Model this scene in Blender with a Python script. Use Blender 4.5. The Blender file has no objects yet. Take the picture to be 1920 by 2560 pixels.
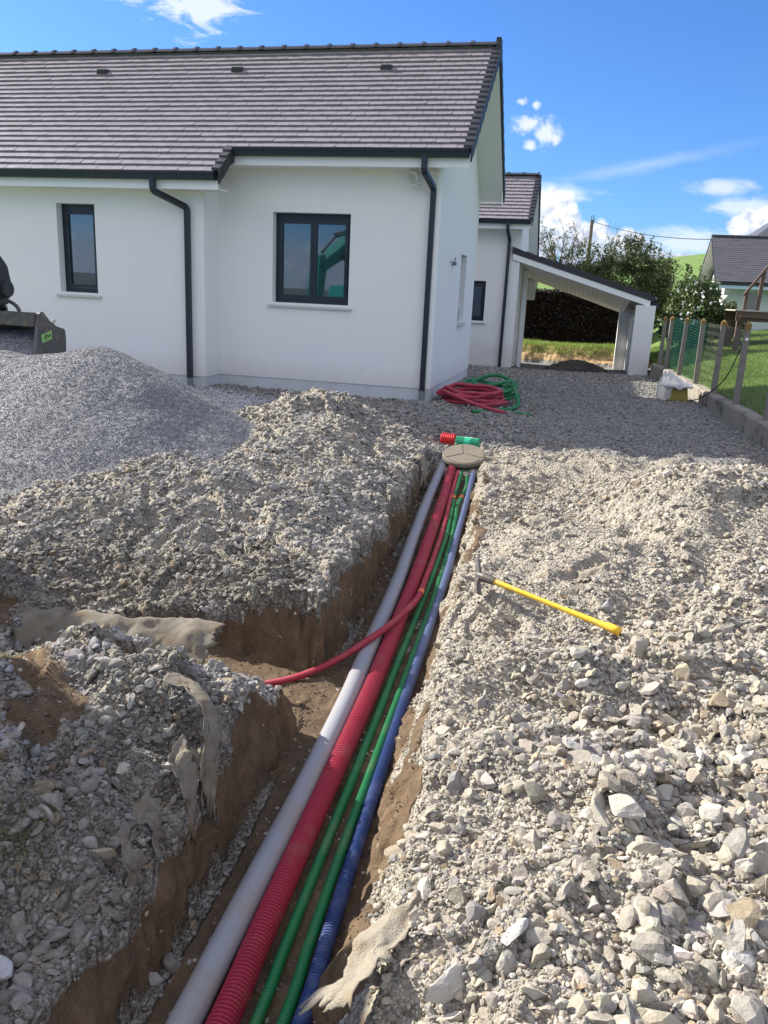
import bpy, math, random
import numpy as np
from mathutils import Vector, Matrix
random.seed(7); RNG = np.random.default_rng(11)
scene = bpy.context.scene
COL = scene.collection
R = math.radians

# ------------------------------------------------------------------ camera
CAM = np.array([2.122, -11.779, 1.346])
def make_camera():
    yaw, pitch, roll, f = 0.2275, -0.2675, 0.0478, 1990.7
    fw = Vector((-math.sin(yaw)*math.cos(pitch), math.cos(yaw)*math.cos(pitch), math.sin(pitch)))
    r0 = fw.cross(Vector((0, 0, 1))).normalized(); u0 = r0.cross(fw)
    r = math.cos(roll)*r0 + math.sin(roll)*u0; u = -math.sin(roll)*r0 + math.cos(roll)*u0
    cd = bpy.data.cameras.new('camera'); cd.sensor_fit = 'HORIZONTAL'; cd.sensor_width = 36
    cd.lens = 36*f/1920; cd.clip_start = 0.05; cd.clip_end = 3000
    o = bpy.data.objects.new('camera', cd); COL.objects.link(o)
    m = Matrix((r, u, -fw)).transposed().to_4x4(); m.translation = Vector(CAM)
    o.matrix_world = m; scene.camera = o
make_camera()

# ------------------------------------------------------------------ light
SUN = Vector((-0.80, 0.255, 0.535)).normalized()     # towards the sun: from the left, a little behind the house
EXPOSURE = 1.03
SKY_STRENGTH = 0.102
SUN_STRENGTH = 5.0
scene.view_settings.view_transform = 'Standard'; scene.view_settings.look = 'None'
scene.view_settings.exposure = EXPOSURE; scene.view_settings.gamma = 1.0
scene.view_settings.use_curve_mapping = False
def make_sun():
    ld = bpy.data.lights.new('sun', 'SUN'); ld.energy = SUN_STRENGTH; ld.angle = R(0.53); ld.color = (1.0, .93, .82)
    o = bpy.data.objects.new('sun', ld); COL.objects.link(o); o.location = (-20, 10, 25)
    o.rotation_euler = SUN.to_track_quat('Z', 'Y').to_euler()
make_sun()

class NT:
    """small helper for building node trees"""
    def __init__(s, tree): s.t = tree; s.n = tree.nodes; s.l = tree.links
    def node(s, typ, **kw):
        n = s.n.new(typ)
        for k, v in kw.items(): setattr(n, k, v)
        return n
    def put(s, sock, v):
        if v is None: return
        if isinstance(v, bpy.types.NodeSocket): s.l.new(v, sock)
        else:
            if hasattr(sock.default_value, '__len__') and len(sock.default_value) == 4 and len(v) == 3: v = (*v, 1)
            sock.default_value = v
    def math(s, op, a, b=None, c=None, clamp=False):
        n = s.node('ShaderNodeMath', operation=op, use_clamp=clamp)
        for i, v in enumerate((a, b, c)): s.put(n.inputs[i], v)
        return n.outputs[0]
    def vmath(s, op, a, b=None):
        n = s.node('ShaderNodeVectorMath', operation=op)
        for i, v in enumerate((a, b)): s.put(n.inputs[i], v)
        return n.outputs['Value'] if op in ('DOT_PRODUCT', 'LENGTH') else n.outputs[0]
    def noise(s, vec, scale, detail=3, rough=.55, out='Fac', dist=0.0):
        n = s.node('ShaderNodeTexNoise'); s.put(n.inputs['Vector'], vec)
        n.inputs['Scale'].default_value = scale; n.inputs['Detail'].default_value = detail
        n.inputs['Roughness'].default_value = rough; n.inputs['Distortion'].default_value = dist
        return n.outputs[out]
    def voro(s, vec, scale, out='Distance', feature='F1'):
        n = s.node('ShaderNodeTexVoronoi', feature=feature); s.put(n.inputs['Vector'], vec); n.inputs['Scale'].default_value = scale
        return n.outputs[out]
    def ramp(s, fac, stops, interp='LINEAR'):
        n = s.node('ShaderNodeValToRGB'); n.color_ramp.interpolation = interp; e = n.color_ramp.elements
        while len(e) < len(stops): e.new(.5)
        for el, (p, c) in zip(e, stops): el.position = p; el.color = (*c, 1) if len(c) == 3 else c
        s.put(n.inputs[0], fac); return n.outputs[0]
    def maprange(s, v, a, b, c=0.0, d=1.0, smooth=True):
        n = s.node('ShaderNodeMapRange', interpolation_type='SMOOTHSTEP' if smooth else 'LINEAR')
        for i, x in enumerate((v, a, b, c, d)): s.put(n.inputs[i], x)
        return n.outputs[0]
    def mix(s, f, a, b, typ='MIX'):
        n = s.node('ShaderNodeMix', data_type='RGBA', blend_type=typ)
        s.put(n.inputs[0], f); s.put(n.inputs[6], a); s.put(n.inputs[7], b); return n.outputs[2]
    def bump(s, h, dist=.01, strength=1.0, normal=None):
        n = s.node('ShaderNodeBump'); s.put(n.inputs['Height'], h); n.inputs['Distance'].default_value = dist
        n.inputs['Strength'].default_value = strength
        if normal is not None: s.put(n.inputs['Normal'], normal)
        return n.outputs[0]
    def attr(s, name, out='Color'):
        return s.node('ShaderNodeAttribute', attribute_name=name).outputs[out]

def make_world():
    w = bpy.data.worlds.new('World'); scene.world = w; w.use_nodes = True
    t = NT(w.node_tree); t.n.clear()
    out = t.node('ShaderNodeOutputWorld'); bg = t.node('ShaderNodeBackground')
    sky = t.node('ShaderNodeTexSky', sky_type='NISHITA'); sky.sun_disc = False
    sky.sun_elevation = math.asin(SUN.z); sky.sun_rotation = math.atan2(SUN.x, SUN.y)
    sky.altitude = 300; sky.air_density = 1.0; sky.dust_density = .5; sky.ozone_density = 2.4
    d = t.node('ShaderNodeTexCoord').outputs['Generated']
    sep = t.node('ShaderNodeSeparateXYZ'); t.put(sep.inputs[0], d)
    X, Y, Z = sep.outputs
    az = t.math('MULTIPLY', t.math('ARCTAN2', X, Y), 180/math.pi)
    el = t.math('MULTIPLY', t.math('ARCSINE', t.math('MAXIMUM', t.math('MINIMUM', Z, .9999), -.9999)), 180/math.pi)
    def blob(a, e, ra, re, tilt=0.0):
        dx = t.math('SUBTRACT', az, a); dy = t.math('SUBTRACT', el, e)
        if tilt: dy = t.math('SUBTRACT', dy, t.math('MULTIPLY', dx, tilt))
        p = t.math('POWER', t.math('DIVIDE', dx, ra), 2); q = t.math('POWER', t.math('DIVIDE', dy, re), 2)
        return t.math('SUBTRACT', 1.0, t.math('SQRT', t.math('ADD', p, q)))
    def many(bs):
        m = blob(*bs[0])
        for b in bs[1:]: m = t.math('SMOOTH_MAX', m, blob(*b), .15)
        return m
    # heaped white cumulus low in the sky
    pv = t.node('ShaderNodeCombineXYZ'); t.put(pv.inputs[0], az); t.put(pv.inputs[1], el)
    P = pv.outputs[0]
    n1 = t.noise(P, .55, 7, .58); n2 = t.noise(P, 1.3, 5, .55)
    cum = many([(-3.6, 4.6, 2.6, 2.6), (-2.3, 5.2, 1.7, 1.9), (-.4, 3.3, 2.2, 2.2), (1.9, 3.2, 2.4, 1.7), (4.6, 2.7, 3, .9), (10.2, 5.0, 2.0, 1.6)])
    cd = t.maprange(t.math('ADD', cum, t.math('MULTIPLY', t.math('SUBTRACT', n1, .5), 1.3)), .0, .22)
    # cumulus behind the viewer: the low band is what the windows reflect
    nb = t.noise(P, .22, 7, .6)
    low = t.math('MULTIPLY', t.maprange(el, 4.2, 1.2), t.maprange(nb, .34, .5))
    high = t.math('MULTIPLY', t.maprange(el, 9, 16), t.maprange(t.noise(d, 3.0, 6, .6), .36, .52))  # high cloud bank added out of view for bright, neutral fill
    back = t.math('MAXIMUM', t.math('MULTIPLY', t.maprange(Y, .05, -.35), low), t.math('MULTIPLY', t.maprange(Y, .62, .15), high))
    shade = t.maprange(t.math('ADD', t.math('MULTIPLY', n2, 1.0), t.math('MULTIPLY', el, .065)), .62, 1.02)
    ccol = t.mix(shade, (.50, .60, .78), (1.08, 1.08, 1.06)); ccol = t.mix(t.math('MULTIPLY', high, t.maprange(el, 10, 18)), ccol, (.97, .96, 1.07))
    # thin wisps and a spread-out veil
    st = t.node('ShaderNodeMapping'); st.inputs['Scale'].default_value = (.45, 1.2, 1); st.inputs['Rotation'].default_value = (0, 0, R(-14)); t.put(st.inputs[0], P)
    nw = t.noise(st.outputs[0], .9, 6, .62, dist=.6)
    w1 = many([(-26.0, 16.3, 3.6, 1.9), (-31, 16.6, 2.6, 1.0), (-60, 60, 1, 1)])
    w3 = many([(-4.9, 10.9, 1.3, .6), (-3.6, 10.4, 1.0, 1.0), (-3.0, 10.0, .5, .5), (-4.6, 9.7, .5, .4), (-5.4, 12.2, .4, .25), (-4.4, 12.0, .35, .3)])
    nf = t.noise(P, 1.7, 6, .65, dist=.3)
    wd3 = t.math('MULTIPLY', t.maprange(t.math('ADD', w3, t.math('MULTIPLY', t.math('SUBTRACT', nf, .5), 1.9)), -.1, .85), .75)
    wd = t.math('MULTIPLY', t.maprange(t.math('ADD', w1, t.math('MULTIPLY', t.math('SUBTRACT', nw, .5), 2.6)), .1, .75), .75)
    w2 = many([(-2.2, 6.9, 3.1, .75), (7.4, 7.3, 2.4, .7), (9.0, 6.2, 2.6, .8), (6, 4.0, 5, 1.2)])
    wd2 = t.math('MULTIPLY', t.maprange(t.math('ADD', w2, t.math('MULTIPLY', t.math('SUBTRACT', nw, .5), 1.5)), .0, .8), .62)
    streak = t.math('MULTIPLY', t.maprange(t.math('ADD', blob(2.6, 8.55, 8.5, .62, .19), t.math('MULTIPLY', t.math('SUBTRACT', nw, .5), .9)), .0, 1.3), .30)
    thin = t.math('MAXIMUM', t.math('MAXIMUM', wd, wd2), t.math('MAXIMUM', wd3, streak))
    CB = 5.4
    ccol = t.vmath('SCALE', ccol, None); ccol.node.inputs['Scale'].default_value = CB
    skc = t.mix(1.0, sky.outputs[0], (.34, .56, .90), 'MULTIPLY')
    c = t.mix(thin, skc, (CB*.97, CB*1.0, CB*1.06))
    c = t.mix(t.math('MAXIMUM', cd, back), c, ccol)
    t.put(bg.inputs[0], c); bg.inputs[1].default_value = SKY_STRENGTH
    t.l.new(bg.outputs[0], out.inputs[0])
make_world()

# ------------------------------------------------------------------ numpy noise
def _hash(i, j, k, seed):
    h = (i.astype(np.int64)*374761393 + j.astype(np.int64)*668265263 + k.astype(np.int64)*2147483647 + seed*974711) & 0xffffffff
    h = ((h ^ (h >> 13))*1274126177) & 0xffffffff
    return ((h ^ (h >> 16)) & 0xffff)/65535.0
def vnoise(x, y, z=None, seed=0):
    x = np.asarray(x, float); y = np.asarray(y, float); z = np.zeros_like(x) if z is None else np.asarray(z, float)
    i, j, k = np.floor(x), np.floor(y), np.floor(z); u, v, w = x-i, y-j, z-k
    u, v, w = (a*a*(3-2*a) for a in (u, v, w)); r = 0
    for a in (0, 1):
        for b in (0, 1):
            for c in (0, 1):
                r = r + _hash(i+a, j+b, k+c, seed)*(u if a else 1-u)*(v if b else 1-v)*(w if c else 1-w)
    return r*2-1
def fbm(x, y, z=None, oct=4, seed=0, gain=.5):
    s = 0; a = 1.0
    for o in range(oct):
        f = 2.03**o
        s = s + a*vnoise(x*f+o*7.1, y*f-o*3.7, None if z is None else z*f, seed+o); a *= gain
    return s

# ------------------------------------------------------------------ mesh helpers
def newmesh(name, V, F, mat=None, parent=None, smooth=False, loc=None):
    me = bpy.data.meshes.new(name); me.from_pydata([tuple(v) for v in V], [], [tuple(f) for f in F]); me.update()
    if mat is not None: me.materials.append(mat)
    if smooth: me.polygons.foreach_set('use_smooth', [True]*len(me.polygons))
    o = bpy.data.objects.new(name, me); COL.objects.link(o)
    if parent is not None: o.parent = parent
    return o
def fastmesh(name, V, F, mat=None, parent=None, smooth=False, cols=None):
    """V (n,3) and F (m,k) numpy arrays; cols: dict name -> (n,4)"""
    me = bpy.data.meshes.new(name); n, (m, k) = len(V), F.shape
    me.vertices.add(n); me.vertices.foreach_set('co', np.ascontiguousarray(V, np.float32).ravel())
    me.loops.add(m*k); me.loops.foreach_set('vertex_index', np.ascontiguousarray(F, np.int32).ravel())
    me.polygons.add(m); me.polygons.foreach_set('loop_start', np.arange(0, m*k, k, dtype=np.int32))
    me.polygons.foreach_set('use_smooth', np.full(m, smooth))
    me.update(calc_edges=True)
    for nm, c in (cols or {}).items():
        a = me.color_attributes.new(nm, 'FLOAT_COLOR', 'POINT'); a.data.foreach_set('color', np.ascontiguousarray(c, np.float32).ravel())
    if mat is not None: me.materials.append(mat)
    o = bpy.data.objects.new(name, me); COL.objects.link(o)
    if parent is not None: o.parent = parent
    return o
class MB:
    def __init__(s): s.V = []; s.F = []
    def add(s, V, F):
        b = len(s.V); s.V += [tuple(v) for v in V]; s.F += [tuple(i+b for i in f) for f in F]
    def box(s, x0, x1, y0, y1, z0, z1):
        s.add([(x0,y0,z0),(x1,y0,z0),(x1,y1,z0),(x0,y1,z0),(x0,y0,z1),(x1,y0,z1),(x1,y1,z1),(x0,y1,z1)],
              [(0,3,2,1),(4,5,6,7),(0,1,5,4),(1,2,6,5),(2,3,7,6),(3,0,4,7)])
    def hexa(s, pts):   # 8 points, bottom ring then top ring (counter-clockwise)
        s.add(pts, [(0,3,2,1),(4,5,6,7),(0,1,5,4),(1,2,6,5),(2,3,7,6),(3,0,4,7)])
    def prism(s, poly, axis, a, b):   # extrude polygon along x, y or z
        def P(p, t): return {'x': (t, p[0], p[1]), 'y': (p[0], t, p[1]), 'z': (p[0], p[1], t)}[axis]
        n = len(poly); V = [P(p, a) for p in poly]+[P(p, b) for p in poly]
        F = [tuple(range(n))[::-1], tuple(range(n, 2*n))]+[(i, (i+1) % n, n+(i+1) % n, n+i) for i in range(n)]
        s.add(V, F)
    def bar(s, p, q, w, h=None, up=(0, 0, 1)):
        p, q = Vector(p), Vector(q); d = (q-p).normalized(); h = h or w
        u = Vector(up)
        if abs(d.dot(u)) > .95: u = Vector((1, 0, 0))
        a = d.cross(u).normalized(); b = a.cross(d)
        c = [(-w/2, -h/2), (w/2, -h/2), (w/2, h/2), (-w/2, h/2)]
        s.hexa([p+a*i+b*j for i, j in c]+[q+a*i+b*j for i, j in c])
    def tube(s, pts, rad, n=8, cap=True):
        V, F = tube_np(np.array(pts, float), rad, n)
        b = [tuple(v) for v in V]; F = [tuple(f) for f in F]
        if cap: F += [tuple(range(n))[::-1], tuple(range(len(b)-n, len(b)))]
        s.add(b, F)
    def build(s, name, mat=None, parent=None, smooth=False):
        return newmesh(name, s.V, s.F, mat, parent, smooth)
def tube_np(P, rad, n=8):
    P = np.asarray(P, float); m = len(P); rad = np.broadcast_to(np.asarray(rad, float), (m,))
    T = np.gradient(P, axis=0); T /= np.linalg.norm(T, axis=1)[:, None]+1e-12
    up = np.array([0, 0, 1.0]) if abs(T[0][2]) < .9 else np.array([1.0, 0, 0])
    A = np.empty_like(P); a = np.cross(T[0], up); a /= np.linalg.norm(a)
    for i in range(m):
        a = a-T[i]*(a@T[i]); a /= np.linalg.norm(a)+1e-12; A[i] = a
    B = np.cross(T, A); th = np.linspace(0, 2*np.pi, n, endpoint=False)
    V = P[:, None]+rad[:, None, None]*(np.cos(th)[None, :, None]*A[:, None]+np.sin(th)[None, :, None]*B[:, None])
    i = np.arange(m-1)[:, None]*n; j = np.arange(n)[None]; jn = (np.arange(n)+1)[None] % n
    F = np.stack([i+j, i+jn, i+n+jn, i+n+j], -1).reshape(-1, 4)
    return V.reshape(-1, 3), F
def spline(pts, step):
    P = np.array(pts, float); Q = np.vstack([2*P[0]-P[1], P, 2*P[-1]-P[-2]]); out = []
    for i in range(1, len(Q)-2):
        a, b, c, d = Q[i-1:i+3]; t = np.linspace(0, 1, 40, endpoint=False)[:, None]
        out.append(.5*((2*b)+(c-a)*t+(2*a-5*b+4*c-d)*t**2+(3*b-a-3*c+d)*t**3))
    out.append(Q[-2:-1]); C = np.vstack(out)
    L = np.r_[0, np.cumsum(np.linalg.norm(np.diff(C, axis=0), axis=1))]
    s = np.arange(0, L[-1], step)
    return np.stack([np.interp(s, L, C[:, k]) for k in range(3)], 1)
def corrugated(name, pts, rad, period, mat, parent=None, n=14, depth=.12):
    P = spline(pts, period/4); k = np.arange(len(P)) % 4
    r = rad*np.where(k < 2, 1.0, 1-depth*1.6)
    V, F = tube_np(P, r, n); return fastmesh(name, V, F, mat, parent, smooth=False)
def empty(name, loc=(0, 0, 0), rz=0):
    o = bpy.data.objects.new(name, None); COL.objects.link(o); o.location = loc; o.rotation_euler = (0, 0, rz); o.empty_display_size = .2; return o
def tag(o, label, cat, group=None, kind=None):
    o['label'] = label; o['category'] = cat
    if group: o['group'] = group
    if kind: o['kind'] = kind
    return o
def struct(o): o['kind'] = 'structure'; return o

# ------------------------------------------------------------------ materials
MATS = {}
def pmat(name, col, rough=.6, metal=0.0, spec=.5, var=.0, vscale=8, bump=0, bscale=60, bdist=.004, coat=0, trans=0.0, dirt=None):
    if name in MATS: return MATS[name]
    m = bpy.data.materials.new(name); m.use_nodes = True; t = NT(m.node_tree); b = t.n['Principled BSDF']
    co = t.node('ShaderNodeTexCoord').outputs['Object']
    b.inputs['Roughness'].default_value = rough; b.inputs['Metallic'].default_value = metal
    b.inputs['Specular IOR Level'].default_value = spec; b.inputs['Coat Weight'].default_value = coat
    c = (*col, 1)
    if var:
        f = t.noise(co, vscale, 5, .6)
        c = t.mix(f, tuple(x*(1-var) for x in col), tuple(min(1, x*(1+var)) for x in col))
    if dirt:
        dc, amt, ds = dirt
        f = t.math('MULTIPLY', t.maprange(t.noise(co, ds, 6, .65), .48, .68), amt)
        c = t.mix(f, c, dc)
    t.put(b.inputs['Base Color'], c)
    if bump: t.put(b.inputs['Normal'], t.bump(t.noise(co, bscale, 4, .6), bdist, bump))
    MATS[name] = m; return m
M_render = pmat('white_render', (.80, .795, .785), .9, var=.03, vscale=.9, bump=.5, bscale=160, bdist=.004)
def mud_splash():
    t = NT(M_render.node_tree); b = t.n['Principled BSDF']; src = b.inputs['Base Color'].links[0].from_socket
    co = t.node('ShaderNodeTexCoord').outputs['Object']; sp = t.node('ShaderNodeSeparateXYZ'); t.put(sp.inputs[0], co)
    f = t.math('MULTIPLY', t.maprange(t.math('ADD', sp.outputs[2], t.math('MULTIPLY', t.noise(co, 5, 5, .7), -.5)), .12, -.28), .30)
    t.put(b.inputs['Base Color'], t.mix(f, src, (.50, .46, .40)))
mud_splash()
M_plinth = pmat('plinth_render', (.56, .58, .60), .9, var=.06, vscale=3, bump=.4, bscale=120, bdist=.003, dirt=((.42, .40, .36), .35, 2.5))
M_pvc = pmat('white_pvc', (.82, .82, .82), .35)
M_soffit = pmat('white_soffit', (.76, .765, .75), .5)
M_anth = pmat('anthracite_metal', (.012, .018, .030), .38)
M_rain = pmat('rain_shoe', (.17, .19, .21), .6)
M_sill = pmat('concrete_sill', (.55, .54, .51), .85, var=.1, vscale=14, bump=.3)
M_grey = pmat('grey_pvc_pipe', (.29, .30, .325), .38, var=.06, vscale=5, dirt=((.30, .24, .17), .4, 5))
M_red = pmat('red_conduit', (.36, .030, .062), .5, var=.12, vscale=6, dirt=((.34, .17, .14), .3, 7))
M_green = pmat('green_conduit', (.008, .17, .055), .42, var=.12, vscale=6, dirt=((.2, .2, .12), .32, 6))
M_blue = pmat('blue_conduit', (.016, .045, .17), .45, var=.12, vscale=6)
def glare_dust_blue():  # sun glare painted paler over the far half, dust in noise patches
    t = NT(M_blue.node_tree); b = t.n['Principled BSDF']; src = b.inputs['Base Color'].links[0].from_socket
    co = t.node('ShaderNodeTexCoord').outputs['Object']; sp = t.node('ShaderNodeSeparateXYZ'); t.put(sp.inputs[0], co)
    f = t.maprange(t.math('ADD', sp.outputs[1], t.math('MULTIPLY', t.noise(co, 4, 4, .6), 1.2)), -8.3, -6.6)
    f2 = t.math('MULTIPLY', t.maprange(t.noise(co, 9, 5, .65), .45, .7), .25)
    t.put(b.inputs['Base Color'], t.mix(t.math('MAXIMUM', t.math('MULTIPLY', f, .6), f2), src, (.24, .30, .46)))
glare_dust_blue()
M_orange = pmat('orange_tape', (.75, .17, .04), .5, var=.1)
M_geo = pmat('geotextile', (.20, .18, .145), .98, var=.4, vscale=14, bump=1.0, bscale=170, bdist=.006, dirt=((.15, .11, .07), .75, 11))
M_geolight = pmat('sunlit_geotextile', (.29, .26, .205), .98, var=.35, vscale=14, bump=1.0, bscale=170, bdist=.006, dirt=((.24, .18, .11), .7, 11))  # lit copy of the geotextile, sunlight put into the paler colour
M_steel = pmat('worn_steel', (.15, .142, .135), .55, metal=.5, var=.4, vscale=30, dirt=((.16, .09, .05), .6, 18))
M_yellow = pmat('yellow_paint', (.80, .50, .03), .5, var=.1, vscale=20, dirt=((.5, .38, .2), .55, 16), bump=.15)
M_conc = pmat('concrete', (.22, .20, .175), .9, var=.25, vscale=6, bump=.5, bscale=70, dirt=((.14, .12, .09), .5, 5))
M_dark = pmat('dark_steel', (.10, .095, .09), .55, metal=.2, var=.35, vscale=8, dirt=((.26, .20, .13), .8, 6))
M_kgreen = pmat('green_machine_paint', (.01, .26, .22), .35, var=.1)
M_black = pmat('black_rubber', (.02, .02, .02), .7)
M_wood = pmat('brown_deck_wood', (.12, .075, .055), .75, var=.3, vscale=9)
M_pole = pmat('weathered_wood', (.17, .14, .115), .85, var=.3, vscale=9)
M_bark = pmat('bark', (.10, .075, .055), .9, var=.35, vscale=14, bump=.5)
M_nbwall = pmat('pale_blue_render', (.60, .635, .635), .85, var=.05, vscale=2)
M_nbfascia = pmat('pale_blue_fascia', (.45, .62, .70), .5)
M_nbsoffit = pmat('grey_soffit', (.50, .49, .46), .7)
M_stonewhite = pmat('whitewash', (.75, .74, .70), .8, var=.1)

def glass_pane():
    m = bpy.data.materials.new('window_glass'); m.use_nodes = True; t = NT(m.node_tree); b = t.n['Principled BSDF']
    b.inputs['Base Color'].default_value = (.012, .018, .022, 1); b.inputs['Roughness'].default_value = .08
    g = t.node('ShaderNodeBsdfGlossy'); g.inputs['Roughness'].default_value = .003; g.inputs['Color'].default_value = (.85, .92, 1, 1)
    mx = t.node('ShaderNodeMixShader'); lw = t.node('ShaderNodeLayerWeight'); lw.inputs[0].default_value = .25
    t.put(mx.inputs[0], t.math('ADD', t.math('MULTIPLY', lw.outputs['Facing'], .5), .15))
    t.l.new(b.outputs[0], mx.inputs[1]); t.l.new(g.outputs[0], mx.inputs[2]); t.l.new(mx.outputs[0], t.n['Material Output'].inputs[0])
    return m
M_glass = glass_pane()
def tile_mat(name, col, rough):
    m = bpy.data.materials.new(name); m.use_nodes = True; t = NT(m.node_tree); b = t.n['Principled BSDF']
    co = t.node('ShaderNodeTexCoord').outputs['Object']; geo = t.node('ShaderNodeNewGeometry')
    rnd = geo.outputs['Random Per Island']
    v = t.math('ADD', t.math('MULTIPLY', rnd, .09), .955)
    c = t.mix(1.0, col, t.node('ShaderNodeCombineColor').outputs[0], 'MULTIPLY')
    cc = c.node.inputs[7].links[0].from_node
    for i in range(3): t.put(cc.inputs[i], v)
    c = t.mix(t.math('MULTIPLY', t.maprange(t.noise(co, 3.2, 6, .65), .45, .75), .15), c, tuple(min(1, x*1.6) for x in col))
    t.put(b.inputs['Base Color'], c)
    t.put(b.inputs['Roughness'], t.math('ADD', t.math('MULTIPLY', t.noise(co, 14, 3), .2), rough-.1))
    t.put(b.inputs['Normal'], t.bump(t.noise(co, 90, 4, .6), .002, .5))
    return m
M_tile = tile_mat('brown_grey_roof_tile', (.255, .232, .245), .38)
M_tiledark = pmat('dark_verge_tile', (.028, .028, .034), .5, var=.1)
M_slate = tile_mat('slate', (.085, .085, .095), .5)

def mineral(name, mode):
    """ground and stones.  attribute 'tint' on stones; attribute 'zone' on the ground: r soil, g grey chippings, b damp dark fines"""
    m = bpy.data.materials.new(name); m.use_nodes = True; t = NT(m.node_tree); b = t.n['Principled BSDF']
    co = t.node('ShaderNodeTexCoord').outputs['Object']
    b.inputs['Roughness'].default_value = .92; b.inputs['Specular IOR Level'].default_value = .25
    if mode == 'stone':
        c = t.attr('tint'); f = t.noise(co, 55, 5, .65)
        c = t.mix(t.math('MULTIPLY', t.maprange(f, .4, .75), .35), c, (.50, .46, .39))
        c = t.mix(t.math('MULTIPLY', t.maprange(t.noise(co, 21, 3, .6), .55, .75), .4), c, (.17, .14, .10))
        t.put(b.inputs['Base Color'], c); t.put(b.inputs['Normal'], t.bump(t.noise(co, 110, 4, .65), .006, .6))
        return m
    if mode == 'grit':
        cell = t.voro(co, 95, 'Color'); sp = t.node('ShaderNodeSeparateColor'); t.put(sp.inputs[0], cell)
        c = t.ramp(sp.outputs[0], [(0, (.13, .133, .145)), (.45, (.205, .21, .225)), (.8, (.30, .305, .32)), (1, (.52, .52, .53))])
        c = t.mix(t.math('MULTIPLY', t.noise(co, 1.6, 3), .25), c, (.17, .174, .186))
        t.put(b.inputs['Base Color'], c)
        h = t.voro(co, 95); h2 = t.noise(co, 40, 4, .7)
        t.put(b.inputs['Normal'], t.bump(t.math('ADD', h, h2), .012, .9)); b.inputs['Roughness'].default_value = .75
        return m
    z = t.node('ShaderNodeSeparateColor'); t.put(z.inputs[0], t.attr('zone'))
    soil, grey, damp = z.outputs[0], z.outputs[1], z.outputs[2]
    big = t.noise(co, 2.3, 5, .6); med = t.noise(co, 11, 5, .65); fine = t.noise(co, 60, 4, .7)
    cell = t.node('ShaderNodeSeparateColor'); t.put(cell.inputs[0], t.voro(co, 85, 'Color'))
    cell2 = t.node('ShaderNodeSeparateColor'); t.put(cell2.inputs[0], t.voro(co, 38, 'Color'))
    # pale limestone fines with grit in them
    pale = t.ramp(cell.outputs[0], [(0, (.15, .135, .112)), (.35, (.285, .26, .213)), (.75, (.37, .34, .283)), (1, (.50, .475, .42))])
    pale = t.mix(t.math('MULTIPLY', t.maprange(big, .4, .72), .45), pale, (.36, .32, .255))
    pale = t.mix(t.math('MULTIPLY', t.maprange(med, .55, .75), .5), pale, (.25, .215, .165))
    gcol = t.ramp(cell2.outputs[0], [(0, (.12, .118, .115)), (.5, (.215, .21, .20)), (1, (.36, .35, .33))])
    gcol = t.mix(t.math('MULTIPLY', t.maprange(big, .45, .7), .4), gcol, (.30, .27, .22))
    dk = t.ramp(cell.outputs[1], [(0, (.10, .092, .075)), (.6, (.19, .175, .145)), (1, (.34, .32, .28))])
    st = t.node('ShaderNodeMapping'); st.inputs['Scale'].default_value = (1, 1, .6); t.put(st.inputs[0], co)
    smear = t.noise(st.outputs[0], 9, 6, .7, dist=.8)
    sc = t.ramp(t.math('ADD', t.math('MULTIPLY', smear, .7), t.math('MULTIPLY', fine, .3)), [(.25, (.055, .038, .025)), (.45, (.108, .074, .046)), (.6, (.158, .110, .068)), (.78, (.26, .185, .112))])
    sc = t.mix(t.math('MULTIPLY', t.maprange(big, .55, .7), .5), sc, (.13, .105, .075))
    spk = t.math('MULTIPLY', t.maprange(cell2.outputs[2], .955, .96), t.maprange(t.voro(co, 38), .36, .26))
    sc = t.mix(spk, sc, (.42, .40, .35))
    syz = t.node('ShaderNodeSeparateXYZ'); t.put(syz.inputs[0], co)
    sc = t.mix(t.maprange(syz.outputs[1], 12.3, 13.3), sc, t.ramp(smear, [(.3, (.26, .17, .075)), (.6, (.44, .32, .17))]))
    jit = t.math('MULTIPLY', t.math('SUBTRACT', med, .5), .9)
    def w(v): return t.maprange(t.math('ADD', v, jit), .38, .62)
    c = t.mix(w(grey), pale, gcol); c = t.mix(w(damp), c, dk); c = t.mix(w(soil), c, sc)
    t.put(b.inputs['Base Color'], c)
    h = t.math('ADD', t.math('MULTIPLY', t.voro(co, 85), -.6), t.math('ADD', t.math('MULTIPLY', fine, .6), t.math('MULTIPLY', t.voro(co, 38), -.9)))
    hs = t.math('ADD', t.math('MULTIPLY', smear, 1.2), t.math('MULTIPLY', fine, .35))
    hm = t.node('ShaderNodeMix'); t.put(hm.inputs[0], w(soil)); t.put(hm.inputs[2], h); t.put(hm.inputs[3], hs)
    t.put(b.inputs['Normal'], t.bump(hm.outputs[0], .022, .85))
    return m
M_ground = mineral('rubble_ground', 'ground')
M_stone = mineral('limestone', 'stone')
M_grit = mineral('grey_chippings', 'grit')

def leafmat(name, c0, c1, c2, trans=.25, rough=.5):
    m = bpy.data.materials.new(name); m.use_nodes = True; t = NT(m.node_tree); b = t.n['Principled BSDF']
    rnd = t.node('ShaderNodeNewGeometry').outputs['Random Per Island']
    c = t.ramp(rnd, [(0, c0), (.55, c1), (1, c2)])
    t.put(b.inputs['Base Color'], c); b.inputs['Roughness'].default_value = rough; b.inputs['Specular IOR Level'].default_value = .3
    tr = t.node('ShaderNodeBsdfTranslucent'); t.put(tr.inputs[0], c)
    mx = t.node('ShaderNodeMixShader'); mx.inputs[0].default_value = trans
    t.l.new(b.outputs[0], mx.inputs[1]); t.l.new(tr.outputs[0], mx.inputs[2]); t.l.new(mx.outputs[0], t.n['Material Output'].inputs[0])
    return m
M_leafdark = leafmat('dark_leaves', (.03, .05, .017), (.065, .095, .032), (.18, .20, .075))
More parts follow.
